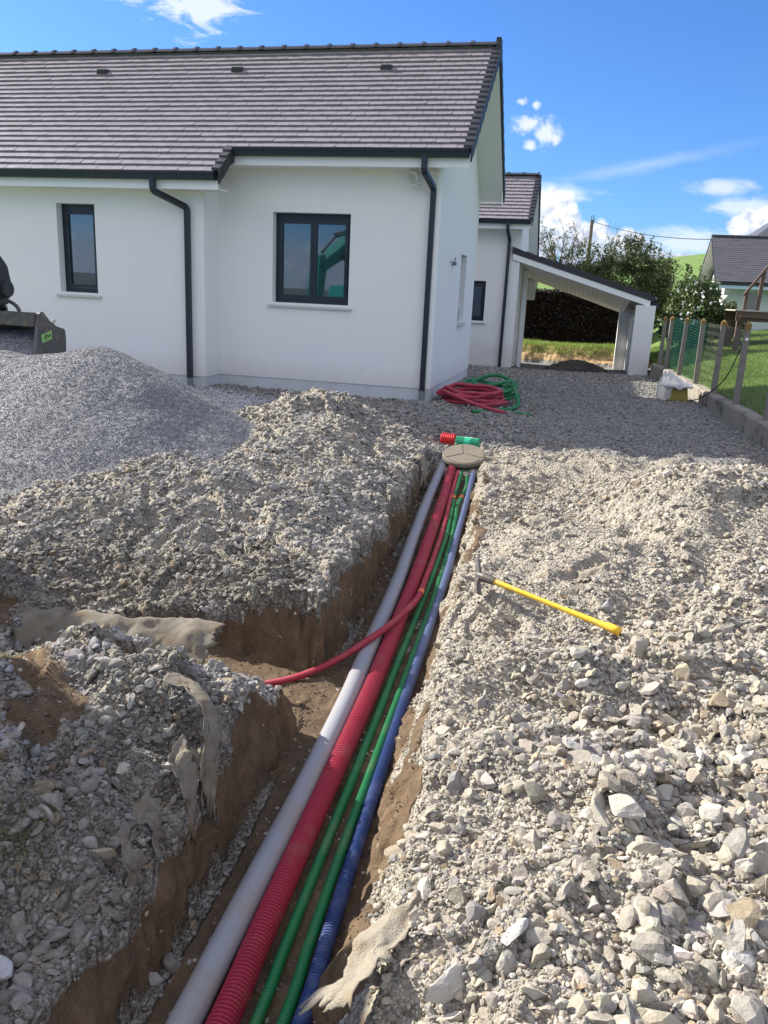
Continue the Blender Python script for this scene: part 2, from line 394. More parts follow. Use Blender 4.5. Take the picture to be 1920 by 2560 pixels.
M_leaflight = leafmat('light_leaves', (.05, .085, .025), (.085, .13, .045), (.17, .2, .08))
M_leaffruit = leafmat('thin_leaves', (.06, .075, .03), (.10, .11, .045), (.20, .16, .06))
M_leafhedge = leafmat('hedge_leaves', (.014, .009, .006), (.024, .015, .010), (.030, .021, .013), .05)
M_grass = leafmat('grass_blades', (.115, .19, .03), (.18, .27, .05), (.28, .35, .09), .35)
M_weed = leafmat('weed_blades', (.13, .24, .03), (.22, .33, .06), (.36, .38, .13), .35)
M_straw = leafmat('dry_grass', (.06, .075, .02), (.12, .13, .05), (.3, .27, .14), .2)
M_flower = pmat('white_petals', (.8, .8, .76), .7)

# ------------------------------------------------------------------ terrain
CP = [  # x, y, z of ground points
 (-.64,-3.4,.41),(-1.0,-3.5,.12),(-1.5,-3.5,-.1),(-.3,-3.3,.13),(-.04,-3.3,-.04),(.3,-3.5,-.17),(.6,-3.6,-.18),(.72,-4.1,-.2),(-.6,-3.9,.25),(-.5,-4.5,.12),(-.65,-2.8,.2),(-.6,-2.2,-.02),
 (-1.0,-6.2,.04),(-.57,-5.5,.06),(-1.25,-6.5,-.01),(-1.45,-7,-.16),(-1.85,-7,-.28),(-.8,-6.2,.02),(-.78,-6.9,-.07),(-1.0,-7.1,-.18),(-.13,-5.8,.02),(.18,-5,.0),(.1,-5.6,.01),
 (.37,-7.2,-.15),(.63,-6.5,-.08),(.68,-5.3,-.06),(.04,-7.8,-.29),(-.57,-7.8,-.38),(-.8,-8.3,-.4),(-.7,-8.5,-.43),(-.11,-8.5,-.36),(.5,-8.3,-.3),(.84,-8.25,-.17),(.92,-7.95,-.18),(.9,-7.2,-.18),(.86,-6.1,-.17),(.8,-5.0,-.17),
 (-1.2,-5.2,-.12),(-2.0,-5.9,-.3),(-2.8,-6.8,-.36),(-3.5,-5.5,-.35),(-3.5,-8,-.4),(-6,-6,-.35),(-8,-8,-.4),(-5,-3,-.3),(-8,-3,-.3),(-2.8,-2.0,-.26),(-1.8,-1.2,-.2),(-3.4,-.9,-.17),(-5,-.9,-.17),(-8,-.9,-.17),(-2,-.2,-.19),(-1,-.2,-.19),(0,-.2,-.19),(-.6,-1.3,-.2),
 (-.1,-9.15,-.15),(.3,-9.1,-.02),(.56,-9.1,-.05),(.78,-9.05,-.11),(.92,-8.95,-.2),(1.0,-8.85,-.3),(-1,-9.3,-.3),(-2.5,-9.5,-.4),(.2,-9.5,-.04),(.52,-9.5,-.03),(.8,-9.45,-.13),(.93,-9.45,-.24),(.45,-9.95,-.04),(.74,-9.85,-.13),(.91,-9.85,-.27),(.72,-10.2,-.15),(.92,-10.2,-.30),(.4,-10.5,-.05),(0,-10.2,-.1),(-1,-10.5,-.2),(-2.5,-11.5,-.3),(.6,-12,-.1),(-1,-13,-.2),(1,-12,-.2),(.88,-10.6,-.30),(.6,-10.7,-.12),
 (1.75,-10.3,-.27),(1.75,-9.6,-.25),(1.72,-9.0,-.25),(1.66,-8.2,-.25),(1.62,-7.6,-.24),(1.57,-6.8,-.25),(1.48,-5.6,-.27),(1.34,-3.9,-.28),
 (1.95,-10.3,-.17),(1.95,-9.4,-.15),(1.9,-8.4,-.15),(1.85,-7.5,-.16),(1.8,-6.5,-.17),(1.75,-5.2,-.22),(2.2,-11.5,-.17),(2.2,-9.8,-.13),(2.5,-9.0,-.13),(2.4,-8.0,-.13),(2.3,-7.0,-.14),(2.9,-8.2,-.12),(2.7,-10.0,-.12),(3.2,-9.5,-.12),(3.4,-8,-.1),(3.5,-11.5,-.18),(4.3,-10,-.2),
 (2.9,-5.5,.24),(2.5,-5.8,-.06),(3.3,-5.6,.22),(3.8,-5.6,.12),(2.95,-6.2,.16),(3.4,-7.1,-.15),(2.9,-7.0,-.12),(2.5,-6.6,-.10),(3.4,-6.4,.03),(2.9,-4.7,-.12),(3.5,-4.6,-.16),(2.2,-5.4,-.19),(2.6,-4.0,-.28),(3.3,-3.6,-.29),(4.2,-4,-.29),(4.3,-6.5,-.12),(4.4,-8.5,-.2),(1.9,-4.0,-.28),(2.0,-2.8,-.29),
 (1.02,-3.2,-.33),(.6,-2.7,-.31),(1.0,-2.5,-.31),(1.5,-2.6,-.29),(3,-2,-.29),(4.3,-2,-.28),(1,-1.2,-.26),(2.5,-.5,-.25),(4.2,0,-.25),(.7,.5,-.2),(.5,2,-.17),(.1,4.1,-.16),(1.5,2,-.19),(3,2,-.22),(4.1,2.5,-.22),(1,5,-.22),(3,5,-.26),(4,5,-.27),(.4,9,-.36),(-1.5,8,-.34),(2,9,-.36),(3.7,9,-.32),(1.5,7,-.31),(3.6,7,-.29),
 (-2,13,-.5),(0,11.5,-.45),(2,11.5,-.47),(1,13.4,-.5),(3,13.4,-.5),(4,12,-.4),(-7,-13,-.4),(4.4,-13,-.2),(-8,5,-.2),(-8,13,-.4)]
CPA = np.array(CP)
def _tps():
    X = CPA[:, :2]; n = len(X); d = np.linalg.norm(X[:, None]-X[None], axis=2)
    K = np.where(d > 0, d*d*np.log(d+1e-9), 0)+np.eye(n)*.004
    P = np.c_[np.ones(n), X]; A = np.zeros((n+3, n+3)); A[:n, :n] = K; A[:n, n:] = P; A[n:, :n] = P.T
    return np.linalg.solve(A, np.r_[CPA[:, 2], 0, 0, 0])
TPS = _tps()
def base_z(x, y):
    out = np.empty(x.shape); xf, yf = x.ravel(), y.ravel(); r = np.empty(len(xf)); n = len(CPA)
    for i in range(0, len(xf), 40000):
        a, b = xf[i:i+40000, None], yf[i:i+40000, None]
        d = np.hypot(a-CPA[None, :, 0], b-CPA[None, :, 1])
        r[i:i+40000] = (np.where(d > 0, d*d*np.log(d+1e-9), 0)@TPS[:n])+TPS[n]+TPS[n+1]*a[:, 0]+TPS[n+2]*b[:, 0]
    return r.reshape(x.shape)
def ip(v, xs, ys): return np.interp(v, xs, ys)
def floor_z(y): return ip(y, [-13, -10.3, -3.75, -3.5], [-.772, -.69, -.50, -.37])
def xl_bot(y): return ip(y, [-12.5, -9.98, -9.53, -9.2, -8.55, -6.7, -5.57, -4.46, -3.5], [1.09, 1.066, 1.045, 1.032, 1.0, .93, .846, .75, .68])
def xr_bot(y): return ip(y, [-12.5, -10.08, -9.28, -8.6, -7.5, -6.16, -4.62, -3.4], [1.63, 1.60, 1.555, 1.50, 1.475, 1.41, 1.285, 1.19])
def sfloor_z(x): return ip(x, [-2.2, -.8, 0, .9, 1.2], [-.36, -.5, -.58, -.625, -.64])
def terrain(x, y):
    """ground height and the three zone weights"""
    wx = x+.030*fbm(x*5, y*5, oct=3, seed=3)+.010*fbm(x*22, y*22, oct=2, seed=5)
    wy = y+.035*fbm(x*5+9, y*5, oct=3, seed=4)+.010*fbm(x*22+5, y*22, oct=2, seed=6)
    zb = base_z(x, y)
    near = np.clip((9-y)/6, .3, 1)
    heap = np.clip((-y-1.0)/1.5, .12, 1)
    rid = .5-np.abs(fbm(x*1.25+4, y*1.25, oct=3, seed=7))
    zb = zb+near*heap*(.050*fbm(x*1.7, y*1.7, oct=3, seed=8)+np.where(x < 1.0, .11, .10)*rid-np.where(x < 1.0, .03, .03))+near*np.clip(heap, .35, 1)*(.024*fbm(x*6, y*6, oct=3, seed=9)+.008*fbm(x*26, y*26, oct=2, seed=10))
    # slumped scarps in the heaps
    tq = fbm(x*1.05+2, y*1.25+5, oct=3, seed=15)*2.2; fr = tq-np.floor(tq); st = np.floor(tq)+np.clip((fr-.86)/.14, 0, 1)-tq
    zb = zb+near*heap*st*np.where(x < 1.0, .085, .045)*np.clip(np.abs(x-1.3)/.5, 0, 1)
    # bank behind the carport and ground beside it
    zb = np.where(y > 13, np.maximum(zb, np.clip((y-13.55+.18*fbm(x*2, y*2, seed=12))/.75, 0, 1)*.50-.5), zb)
    zb = np.where(np.hypot(x-1.03, y+3.36) < .42, np.minimum(zb, -.335+.29*(y+3.36)+np.maximum(np.hypot(x-1.03, y+3.36)-.26, 0)*1.2-.035), zb)
    fz = floor_z(y)+.012*fbm(x*6, y*6, oct=3, seed=14)
    kl = ip(y, [-12, -9.2, -8.2, -4], [.34, .20, .16, .12])
    pl = fz+(xl_bot(y)-wx)/kl; pr = fz+(wx-xr_bot(y))/ip(y, [-12, -8.8, -7.5, -3], [.50, .46, .34, .30])
    endw = fz+(y+3.62)*1.5
    prof = np.maximum(np.maximum(fz, pl), np.maximum(pr, np.where(y > -3.62, endw, -9)))
    sf = sfloor_z(x)+.012*fbm(x*6, y*6, oct=3, seed=14)
    ps = np.maximum(np.maximum(sf, sf+(wy+8.02)/.18), np.maximum(sf+(ip(x, [0, .6, 1.05], [-8.90, -8.82, -8.64])-wy)/.20, np.where(x > 1.1, (x-1.1)*8+sf, -9)))
    cut = np.minimum(prof, ps)
    z = np.minimum(zb, cut); depth = zb-z
    wn = fbm(x*3, y*3, oct=3, seed=20)
    lay = ip(y, [-12, -10.2, -9.2, -8.9, -8.2, -6, -4], [.05, .05, .04, .04, .10, .11, .12])
    left = x < 1.3
    soil = np.clip((depth-np.where(left, lay+.06*wn, .17+.14*wn))/.05+.5, 0, 1)*(depth > .02)
    # bare soil smear along the right lip and patches
    lip = np.clip(1-np.abs(x-(xr_bot(y)+.10+.05*wn))/.075, 0, 1)*np.clip(.55+fbm(x*1.1, y*1.1, oct=3, seed=77), 0, 1)*(y < -4.2)*(y > -10.6)
    soil = np.maximum(soil, lip*np.clip(.75+wn*1.3, 0, 1))
    soil = np.maximum(soil, np.clip(1.1-np.hypot((x-.32)/.22, (y+9.80)/.25)+.5*wn, 0, 1)*.55)
    nbl = (x < 1.1)*np.clip((-8.95-y)/.15, 0, 1)
    soil = np.maximum(soil, nbl*np.clip(-.08+1.0*fbm(x*2.6+8, y*2.6, oct=3, seed=78), 0, .9))
    soil = np.maximum(soil, np.where(y > 13.1, np.clip((z+.46)/.1, 0, 1), 0))
    base_strip = np.clip(.75+1.3*fbm(x*2+3, y*2.5, oct=3, seed=79), 0, 1)*(depth > .2)*np.clip(1-np.abs(x-xl_bot(y)-.035)/.05, 0, 1)*(y < -4)*(y > -13)
    soil = soil*(1-.95*base_strip)
    grey = np.clip((y+2.9+.5*wn)/.7, 0, 1)*np.where(x < .2, 1, np.clip((y+3.2)/.8, 0, 1))
    grey = np.maximum(grey, np.clip(1.3-np.hypot((x-.75)/.32, (y+3.25)/.45)*1.0, 0, 1)*(depth < .1))
    damp = np.maximum(np.clip(depth/.03, 0, 1)*left*(1-soil), np.clip(base_strip*2, 0, 1))
    # darker fines on the face of the left heap above the side trench
    damp = np.maximum(damp, np.clip(1.35-np.abs(y+7.75-.25*wn)/.55, 0, 1)*np.clip((.95-x)/.2, 0, 1)*np.clip((x+2.2)/.5, 0, 1)*.72)
    damp = np.maximum(damp, nbl*.8*(1-soil))
    return z, np.stack([soil, grey, damp, np.ones_like(z)], -1), depth
def axis(parts):
    out = []
    for a, b, s in parts: out.append(np.arange(a, b, s))
    return np.concatenate(out+[[parts[-1][1]]])
GX = axis([(-9.5, -3, .12), (-3, -1.2, .05), (-1.2, .5, .022), (.5, .72, .012), (.72, 1.16, .0065), (1.16, 1.45, .012), (1.45, 1.85, .009), (1.85, 2.9, .018), (2.9, 4.0, .03), (4.0, 5.2, .06)])
GY = axis([(-14, -12, .08), (-12, -11, .03), (-11, -8.1, .0125), (-8.1, -6, .018), (-6, -3, .026), (-3, 0, .04), (0, 9, .07), (9, 13.3, .1), (13.3, 14.6, .045), (14.6, 17.5, .15)])
def make_ground():
    x, y = np.meshgrid(GX, GY); z, zone, depth = terrain(x, y)
    V = np.stack([x, y, z], -1)
    # roughen the cut walls sideways
    n = fbm(x*8, y*8, z*8, oct=3, seed=31)*.020+fbm(x*30, y*30, z*30, oct=3, seed=33)*.008
    gx = np.gradient(z, GX, axis=1); gy = np.gradient(z, GY, axis=0); s = np.sqrt(gx*gx+gy*gy+1)
    amt = np.clip((s-1.3)/1.5, 0, 1)*n
    V[..., 0] -= amt*gx/s; V[..., 1] -= amt*gy/s; V[..., 2] += amt/s
    h, w = z.shape; i = np.arange(h-1)[:, None]*w+np.arange(w-1)[None]
    F = np.stack([i, i+1, i+w+1, i+w], -1).reshape(-1, 4)
    return struct(fastmesh('ground', V.reshape(-1, 3), F, M_ground, smooth=True, cols={'zone': zone.reshape(-1, 4)}))
make_ground()
def zat(x, y):
    return float(terrain(np.array([[x]], float), np.array([[y]], float))[0][0, 0])

# ------------------------------------------------------------------ stones
def ico(sub):
    import bmesh
    bm = bmesh.new(); bmesh.ops.create_icosphere(bm, subdivisions=sub, radius=1.0)
    V = np.array([v.co[:] for v in bm.verts]); F = np.array([[v.index for v in f.verts] for f in bm.faces]); bm.free(); return V, F
ICO = {1: ico(1), 2: ico(2), 3: ico(3)}
def stone_shape(sub, rng, cuts):
    V = ICO[sub][0].copy()
    for _ in range(cuts):
        n = rng.normal(size=3); n /= np.linalg.norm(n); d = rng.uniform(.34, .78)
        s = V@n; V = V-np.outer(np.maximum(s-d, 0), n)
    V *= rng.uniform(.75, 1.25, 3)*np.array([1.2, .92, .66]); V += rng.normal(size=V.shape)*(.02 if sub < 3 else .012)
    return V
SHAPES = {1: [stone_shape(1, RNG, 5) for _ in range(40)], 2: [stone_shape(2, RNG, 10) for _ in range(40)], 3: [stone_shape(3, RNG, 16) for _ in range(6)]}
PAL = {'rubble': [((.46, .41, .325), 4), ((.54, .49, .405), 3), ((.39, .365, .32), 3), ((.29, .295, .305), 2.2), ((.62, .59, .53), 1.3), ((.34, .23, .12), .35), ((.44, .35, .22), .6)],
       'bluish': [((.31, .325, .355), 4), ((.41, .415, .43), 3), ((.24, .25, .28), 2), ((.46, .43, .37), 1.6), ((.36, .29, .2), .8), ((.52, .51, .50), 1)],
       'leftm': [((.37, .365, .35), 4), ((.45, .435, .40), 3), ((.29, .295, .305), 2.5), ((.54, .52, .48), 1.4), ((.40, .36, .28), 1.2), ((.3, .2, .11), .3)],
       'drive': [((.31, .31, .305), 4), ((.41, .40, .38), 3), ((.23, .235, .245), 2.5), ((.37, .345, .29), 2), ((.52, .50, .46), .8)],
       'soil': [((.12, .08, .05), 4), ((.17, .12, .075), 3), ((.085, .06, .04), 2), ((.24, .17, .10), 1), ((.36, .33, .28), .5)],
       'dampm': [((.25, .235, .205), 4), ((.34, .32, .29), 2.5), ((.19, .175, .15), 3), ((.42, .40, .37), 1.2), ((.22, .15, .08), .8)]}
DUST = {'rubble': (.40, (.40, .355, .285)), 'bluish': (.40, (.27, .225, .17)), 'leftm': (.42, (.35, .32, .27)), 'drive': (.4, (.24, .225, .205)), 'soil': (.0, (0, 0, 0)), 'dampm': (.3, (.2, .18, .15))}
def tints(kind, n, rng):
    cs = np.array([c for c, w in PAL[kind]]); w = np.array([w for c, w in PAL[kind]]); w = w/w.sum()
    c = cs[rng.choice(len(cs), n, p=w)]; c = c*(1-DUST[kind][0])+np.array(DUST[kind][1])*DUST[kind][0]
    c = c*.80*rng.uniform(.72, 1.16, (n, 1))*np.array([.99, 1.0, 1.015])*rng.uniform(.97, 1.03, (n, 3)); return np.c_[c, np.ones(n)]
def rots(n, rng, tilt=.5):
    a, b, c = rng.normal(0, tilt, n), rng.normal(0, tilt, n), rng.uniform(0, 6.283, n)
    ca, sa, cb, sb, cc, sc = np.cos(a), np.sin(a), np.cos(b), np.sin(b), np.cos(c), np.sin(c); o, i = np.zeros(n), np.ones(n)
    Rx = np.stack([i, o, o, o, ca, -sa, o, sa, ca], -1).reshape(n, 3, 3); Ry = np.stack([cb, o, sb, o, i, o, -sb, o, cb], -1).reshape(n, 3, 3)
    Rz = np.stack([cc, -sc, o, sc, cc, o, o, o, i], -1).reshape(n, 3, 3); return Rx@Ry@Rz
def bake_stones(name, pos, size, tint, rng, mat=None, tilt=.5):
    t = np.linalg.norm(pos-CAM, axis=1); px = size/t*800
    Vs, Fs, Cs = [], [], []; base = 0
    for sub, sel in ((1, px < 9), (2, px >= 9)):
        idx = np.nonzero(sel)[0]
        if not len(idx): continue
        sh = np.array(SHAPES[sub])[rng.integers(0, len(SHAPES[sub]), len(idx))]
        V = np.einsum('nij,nkj->nki', rots(len(idx), rng, tilt), sh)*(size[idx]/2)[:, None, None]+pos[idx][:, None]
        F0 = ICO[sub][1]; k = V.shape[1]
        F = F0[None]+(np.arange(len(idx))*k)[:, None, None]+base; base += len(idx)*k
        Vs.append(V.reshape(-1, 3)); Fs.append(F.reshape(-1, 3)); Cs.append(np.repeat(tint[idx], k, axis=0))
    o = fastmesh(name, np.vstack(Vs), np.vstack(Fs), mat or M_stone, cols={'tint': np.vstack(Cs)})
    o['kind'] = 'stuff'; return o
FWD = np.array([-.2256, .9742]); RGT = np.array([.9742, .2256])
def scatter():
    rng = np.random.default_rng(5)
    N = 420000
    t = np.exp(rng.uniform(np.log(1.25), np.log(21), N)); th = rng.uniform(-.60, .60, N)
    x = CAM[0]+t*(np.cos(th)*FWD[0]+np.sin(th)*RGT[0]); y = CAM[1]+t*(np.cos(th)*FWD[1]+np.sin(th)*RGT[1])
    smin = np.maximum(.0075, .0040*t)
    u = rng.uniform(0, 1, N); al = 2.1; smax = .075
    s = (smin**-al-u*(smin**-al-smax**-al))**(-1/al)
    ok = (x > -9) & (x < 4.5) & (y > -12.6) & (y < 10.5)
    # keep clear of the house, kerb, cover and the grit heap
    ok &= ~((y > -.02) & (y < 4.2) & (x < .03)) & ~((y > -.55) & (x < -3.34)) & ~((y > 9.25) & (x < .45))
    ok &= x < ip(y, [-13, -1.2, 8.5, 20], [5.0, 4.4, 3.82, 3.3])
    x, y, s, t = x[ok], y[ok], s[ok], t[ok]
    z, zone, depth = terrain(x[None], y[None]); z, zone, depth = z[0], zone[0], depth[0]
    soil, grey, damp = zone[:, 0], zone[:, 1], zone[:, 2]
    clump = vnoise(x*2.2, y*2.2, seed=41)*.5+.5
    clump2 = vnoise(x*.9+3, y*.9, seed=43)*.5+.5
    p = np.ones(len(x))*(.42+.55*clump*clump2*1.6)
    right_near = (x > 1.75) & (y < -6.6)
    patch = np.clip((vnoise(x*1.5+11, y*1.5, seed=45)+.6*vnoise(x*4.3, y*4.3, seed=46)+.25)*2.2, 0, 1)
    patch = np.maximum(patch, np.clip(.9*(x-2.0)-.15*(y+9.5), 0, 1)*.8)
    p *= np.where((x > 1.3) & (y < -2.6), .22+.55*patch, 1)*np.where((x < 1.0) & (y > -8.9), .75, 1)
    # sizes: coarse rubble in the right foreground corner and on the left heaps, fines by the trench lip
    coarse = np.clip(.55*(x-1.9)+.12+.5*clump2, .12, 1)
    mound = np.clip(1.3-np.hypot((x-3.0)/1.3, (y+6.0)/1.3), 0, 1)
    coarse = np.where(y < -6.6, coarse, np.clip(.25+.6*clump2*mound, .1, 1))
    s = np.where((x > 1.3) & (y < -2.6) & (rng.uniform(0, 1, len(x)) > coarse), np.minimum(s, np.maximum(.020, .0045*t)), s)
    p *= np.where(soil > .5, .26, 1)*np.where((depth > .1) & (soil > .3), .5, 1)
    s = np.where(soil > .5, np.minimum(s, np.where(rng.uniform(0, 1, len(x)) < .05, .04, np.maximum(.0105, .0036*t))), s)
    drive = (y > -2.4) & (x > .2)
    loose = np.clip(1.2-np.hypot((x-.9)/1.5, (y+1.3)/1.0), 0, 1)
    compact = np.clip((x-1.25)/.5, 0, 1)*np.clip((y+4.8)/1.2, 0, 1)*(1-loose)
    compact = np.maximum(compact, np.clip((y-.8)/.8, 0, 1))
    s = np.where(rng.uniform(0, 1, len(x)) < compact*.93, np.minimum(s, np.maximum(.016, .0036*t)), s)
    p *= 1-.55*compact
    nb = (x < 1.15) & (y < -8.9)
    p *= np.where(nb, .8, 1)
    s = np.where(nb & (rng.uniform(0, 1, len(x)) < .06), s*1.9, s); s = np.minimum(s, .085)
    br = np.clip(1.5-np.hypot((x-2.75)/.75, (y+9.6)/1.25), 0, 1); s = np.where((rng.uniform(0, 1, len(x)) < .5*br) & (s > .013), np.minimum(s*rng.uniform(1.3, 2.1, len(x)), .105), s)
    keep = rng.uniform(0, 1, len(x)) < np.clip(p, 0, 1)
    keep &= ~((depth > .2) & (damp > .3) & (y > -13) & (rng.uniform(0, 1, len(x)) < .6))
    # protect the pipes
    inpipe = (x > xl_bot(y)+.06) & (x < xr_bot(y)) & (y < -3.5) & (depth > .15)
    keep &= ~inpipe
    keep &= ~(np.hypot(x-1.03, y+3.36) < .27)
    x, y, z, s, soil, grey, damp = (a[keep] for a in (x, y, z, s, soil, grey, damp))
    e = .012; gx = (terrain(x[None]+e, y[None])[0][0]-z)/e; gy = (terrain(x[None], y[None]+e)[0][0]-z)/e; slope = np.hypot(gx, gy)
    k2 = (slope < 2.0) | (rng.uniform(0, 1, len(x)) < .25)
    x, y, z, s, soil, grey, damp, gx, gy, slope = (a[k2] for a in (x, y, z, s, soil, grey, damp, gx, gy, slope))
    n = len(x); sl = np.sqrt(1+slope**2); emb = s*rng.uniform(-.12, .32, n)
    pos = np.stack([x-gx/sl*emb, y-gy/sl*emb, z+emb/sl*.9], -1)
    left = x < 1.25
    tint = tints('rubble', n, rng)
    bl = (left & (y < -8.6)) | (left & (rng.uniform(0, 1, n) < .45) & (y < -6.5))
    tint = np.where(left[:, None], tints('leftm', n, rng), tint)
    tint = np.where(bl[:, None], tints('bluish', n, rng), tint)
    tint = np.where(((grey > .5))[:, None], tints('drive', n, rng), tint)
    tint = np.where((damp > .55)[:, None], tints('dampm', n, rng), tint)
    tint = np.where((soil > .5)[:, None], tints('soil', n, rng), tint)
    dr = grey > .5
    for nm, sel in (('rubble', left & ~dr), ('rubble', ~left & ~dr), ('gravel', dr)):
        bake_stones(nm, pos[sel], s[sel], tint[sel], rng)
scatter()

ROCKS = [  # x, y, size, colour, label
 (.82,-10.36,.125,(.50,.49,.49),'pale grey boulder with a wet sheen at the left edge of the photo'),
 (.88,-9.98,.105,(.40,.33,.24),'tan and brown boulder above the grey boulder on the near left bank'),
 (.80,-9.72,.085,(.38,.34,.27),'squarish tan rock standing on top of the near left bank'),
 (.93,-9.78,.07,(.40,.38,.35),'rough pale rock stuck in the dark face of the near left bank'),
 (2.232,-9.266,.10,(.40,.39,.36),'flat topped grey block lying alone in the gravel below the pickaxe handle'),
 (2.394,-9.644,.12,(.46,.43,.37),'large angular beige rock in the coarse rubble at lower right'),
 (2.69,-9.40,.115,(.44,.42,.37),'pyramid shaped rock near the right edge of the photo'),
 (1.985,-10.30,.105,(.42,.405,.37),'long upright slab of rock at the bottom beside the geotextile'),
 (2.12,-10.18,.095,(.44,.43,.40),'rounded grey rock against the long slab at the bottom'),
 (1.87,-9.98,.09,(.50,.46,.39),'blocky cream rock in fine grit right of the geotextile'),
 (1.735,-9.72,.085,(.27,.225,.165),'earthy boulder perched on the right lip of the trench'),
 (2.27,-8.62,.085,(.50,.47,.41),'smooth cream rock in the middle of the right bank'),
 (2.62,-10.1,.11,(.43,.42,.39),'chunky grey rock in the bottom right corner'),
 (1.93,-8.05,.075,(.19,.105,.045),'dark brown clod of earth under the pickaxe handle'),
 (2.19,-7.62,.06,(.24,.13,.05),'small orange brown clod of earth beyond the pickaxe handle')]
def make_rocks():
    rng = np.random.default_rng(21)
    for i, (x, y, s, c, lab) in enumerate(ROCKS):
        V = SHAPES[3][i % 6].copy()
        if 'slab' in lab: V = V*np.array([1.5, .8, 1.0])
        V = V*s*.43; a = rng.uniform(0, 6.28)
        if 'slab' in lab: a = 1.0
        V = V@np.array([[math.cos(a), math.sin(a), 0], [-math.sin(a), math.cos(a), 0], [0, 0, 1]])
        o = fastmesh('rock', V, ICO[3][1], M_stone, cols={'tint': np.tile((*c, 1), (len(V), 1))})
        o.location = (x, y, zat(x, y)+s*.2); tag(o, lab, 'clod' if 'clod' in lab else 'rock')
make_rocks()
def make_crumbs():
    rng = np.random.default_rng(91); n = 900
    y = -10.6+6.6*rng.uniform(0, 1, n)**1.3; x = xl_bot(y)+rng.uniform(.0, 1, n)*(xr_bot(y)-xl_bot(y)); z = terrain(x[None], y[None])[0][0]
    s = np.maximum(rng.uniform(.006, .022, n)**1.0, .003*(y+11.8)); t = np.where(rng.uniform(0, 1, (n, 1)) < .55, tints('soil', n, rng), tints('leftm', n, rng))
    bake_stones('loose_crumbs', np.stack([x, y, z+s*.2], 1), s, t, rng)
make_crumbs()

# ------------------------------------------------------------------ grey chippings heap
HP = np.array([(-7.5,-4.3,.42),(-5.2,-4.4,.50),(-3.7,-4.6,.56),(-3.0,-4.62,.55),(-2.55,-4.6,.64),(-2.1,-4.6,.52),(-1.6,-4.65,.26)])
def heap_z(x, y):
    best = np.full(x.shape, -9.0)
    for a, b in zip(HP[:-1], HP[1:]):
        d = b[:2]-a[:2]; L = d@d; t = np.clip(((x-a[0])*d[0]+(y-a[1])*d[1])/L, 0, 1)
        r = np.hypot(x-a[0]-t*d[0], y-a[1]-t*d[1]); h = a[2]+t*(b[2]-a[2])
        v = h-.66*(np.sqrt(r*r+.09)-.3)
        best = np.logaddexp(best*18, v*18)/18
    return best
def make_heap():
    xs = np.r_[np.arange(-8, -4, .06), np.arange(-4, -.5, .02)]; ys = np.arange(-6.9, -2.6, .02)
    x, y = np.meshgrid(xs, ys)
    z = heap_z(x, y)+.03*fbm(x*1.6, y*1.6, oct=2, seed=51)+.003*fbm(x*9, y*9, oct=3, seed=52)+.003*RNG.normal(size=x.shape)
    g = base_z(x, y); z = np.maximum(z, g-.15)
    h, w = z.shape; i = np.arange(h-1)[:, None]*w+np.arange(w-1)[None]; F = np.stack([i, i+1, i+w+1, i+w], -1).reshape(-1, 4)
    o = fastmesh('gravel_heap', np.stack([x, y, z], -1).reshape(-1, 3), F, M_grit, smooth=True)
    tag(o, 'tall smooth heap of fine blue grey chippings under the excavator bucket', 'gravel heap')
    rng = np.random.default_rng(8); N = 110000
    px = rng.uniform(-4.6, -.6, N); py = rng.uniform(-6.8, -4.0, N); pz = heap_z(px, py)
    ok = pz > base_z(px, py)+.0; px, py, pz = px[ok], py[ok], pz[ok]; n = len(px)
    pz = pz+.03*fbm(px*1.6, py*1.6, oct=2, seed=51)+.003*fbm(px*9, py*9, oct=3, seed=52)
    c = np.array([(.22, .224, .24), (.29, .294, .31), (.155, .158, .172), (.48, .48, .49)])[rng.choice(4, n, p=[.4, .3, .18, .12])]*rng.uniform(.85, 1.15, (n, 1))
    bake_stones('chippings', np.stack([px, py, pz+.002], -1), rng.uniform(.005, .010, n), np.c_[c, np.ones(n)], rng, tilt=1.0)
    # coarser pale chippings spread between the heap and the wall
    N = 9000; px = rng.normal(-3.2, .9, N); py = rng.normal(-1.75, .45, N)
    ok = (py < -.6) & (py > -2.9); px, py = px[ok], py[ok]; n = len(px); pz = base_z(px, py)+.10*np.exp(-((px+3.4)/1.0)**2-((py+1.5)/.7)**2)
    c = np.array([(.38, .40, .44), (.48, .49, .52), (.30, .31, .35)])[rng.choice(3, n)]*rng.uniform(.85, 1.15, (n, 1))
    bake_stones('gravel', np.stack([px, py, pz], -1), rng.uniform(.02, .045, n), np.c_[c, np.ones(n)], rng, tilt=1.0)
make_heap()
def make_soil_heap():
    rng = np.random.default_rng(77); n = 2600
    a = rng.uniform(0, 6.28, n); r = np.sqrt(rng.uniform(0, 1, n))
    x = 2.05+.85*r*np.cos(a); y = 10.7+.45*r*np.sin(a); z = base_z(x, y)+.27*(1-r**1.6)
    s = rng.uniform(.03, .09, n); c = np.array([(.09, .08, .07)])*rng.uniform(.6, 1.5, (n, 1))
    o = bake_stones('soil_heap', np.stack([x, y, z], -1), s, np.c_[c, np.ones(n)], rng, tilt=1.0)
    del o['kind']; tag(o, 'low dark heap of spoil lying under the carport', 'soil heap')
make_soil_heap()

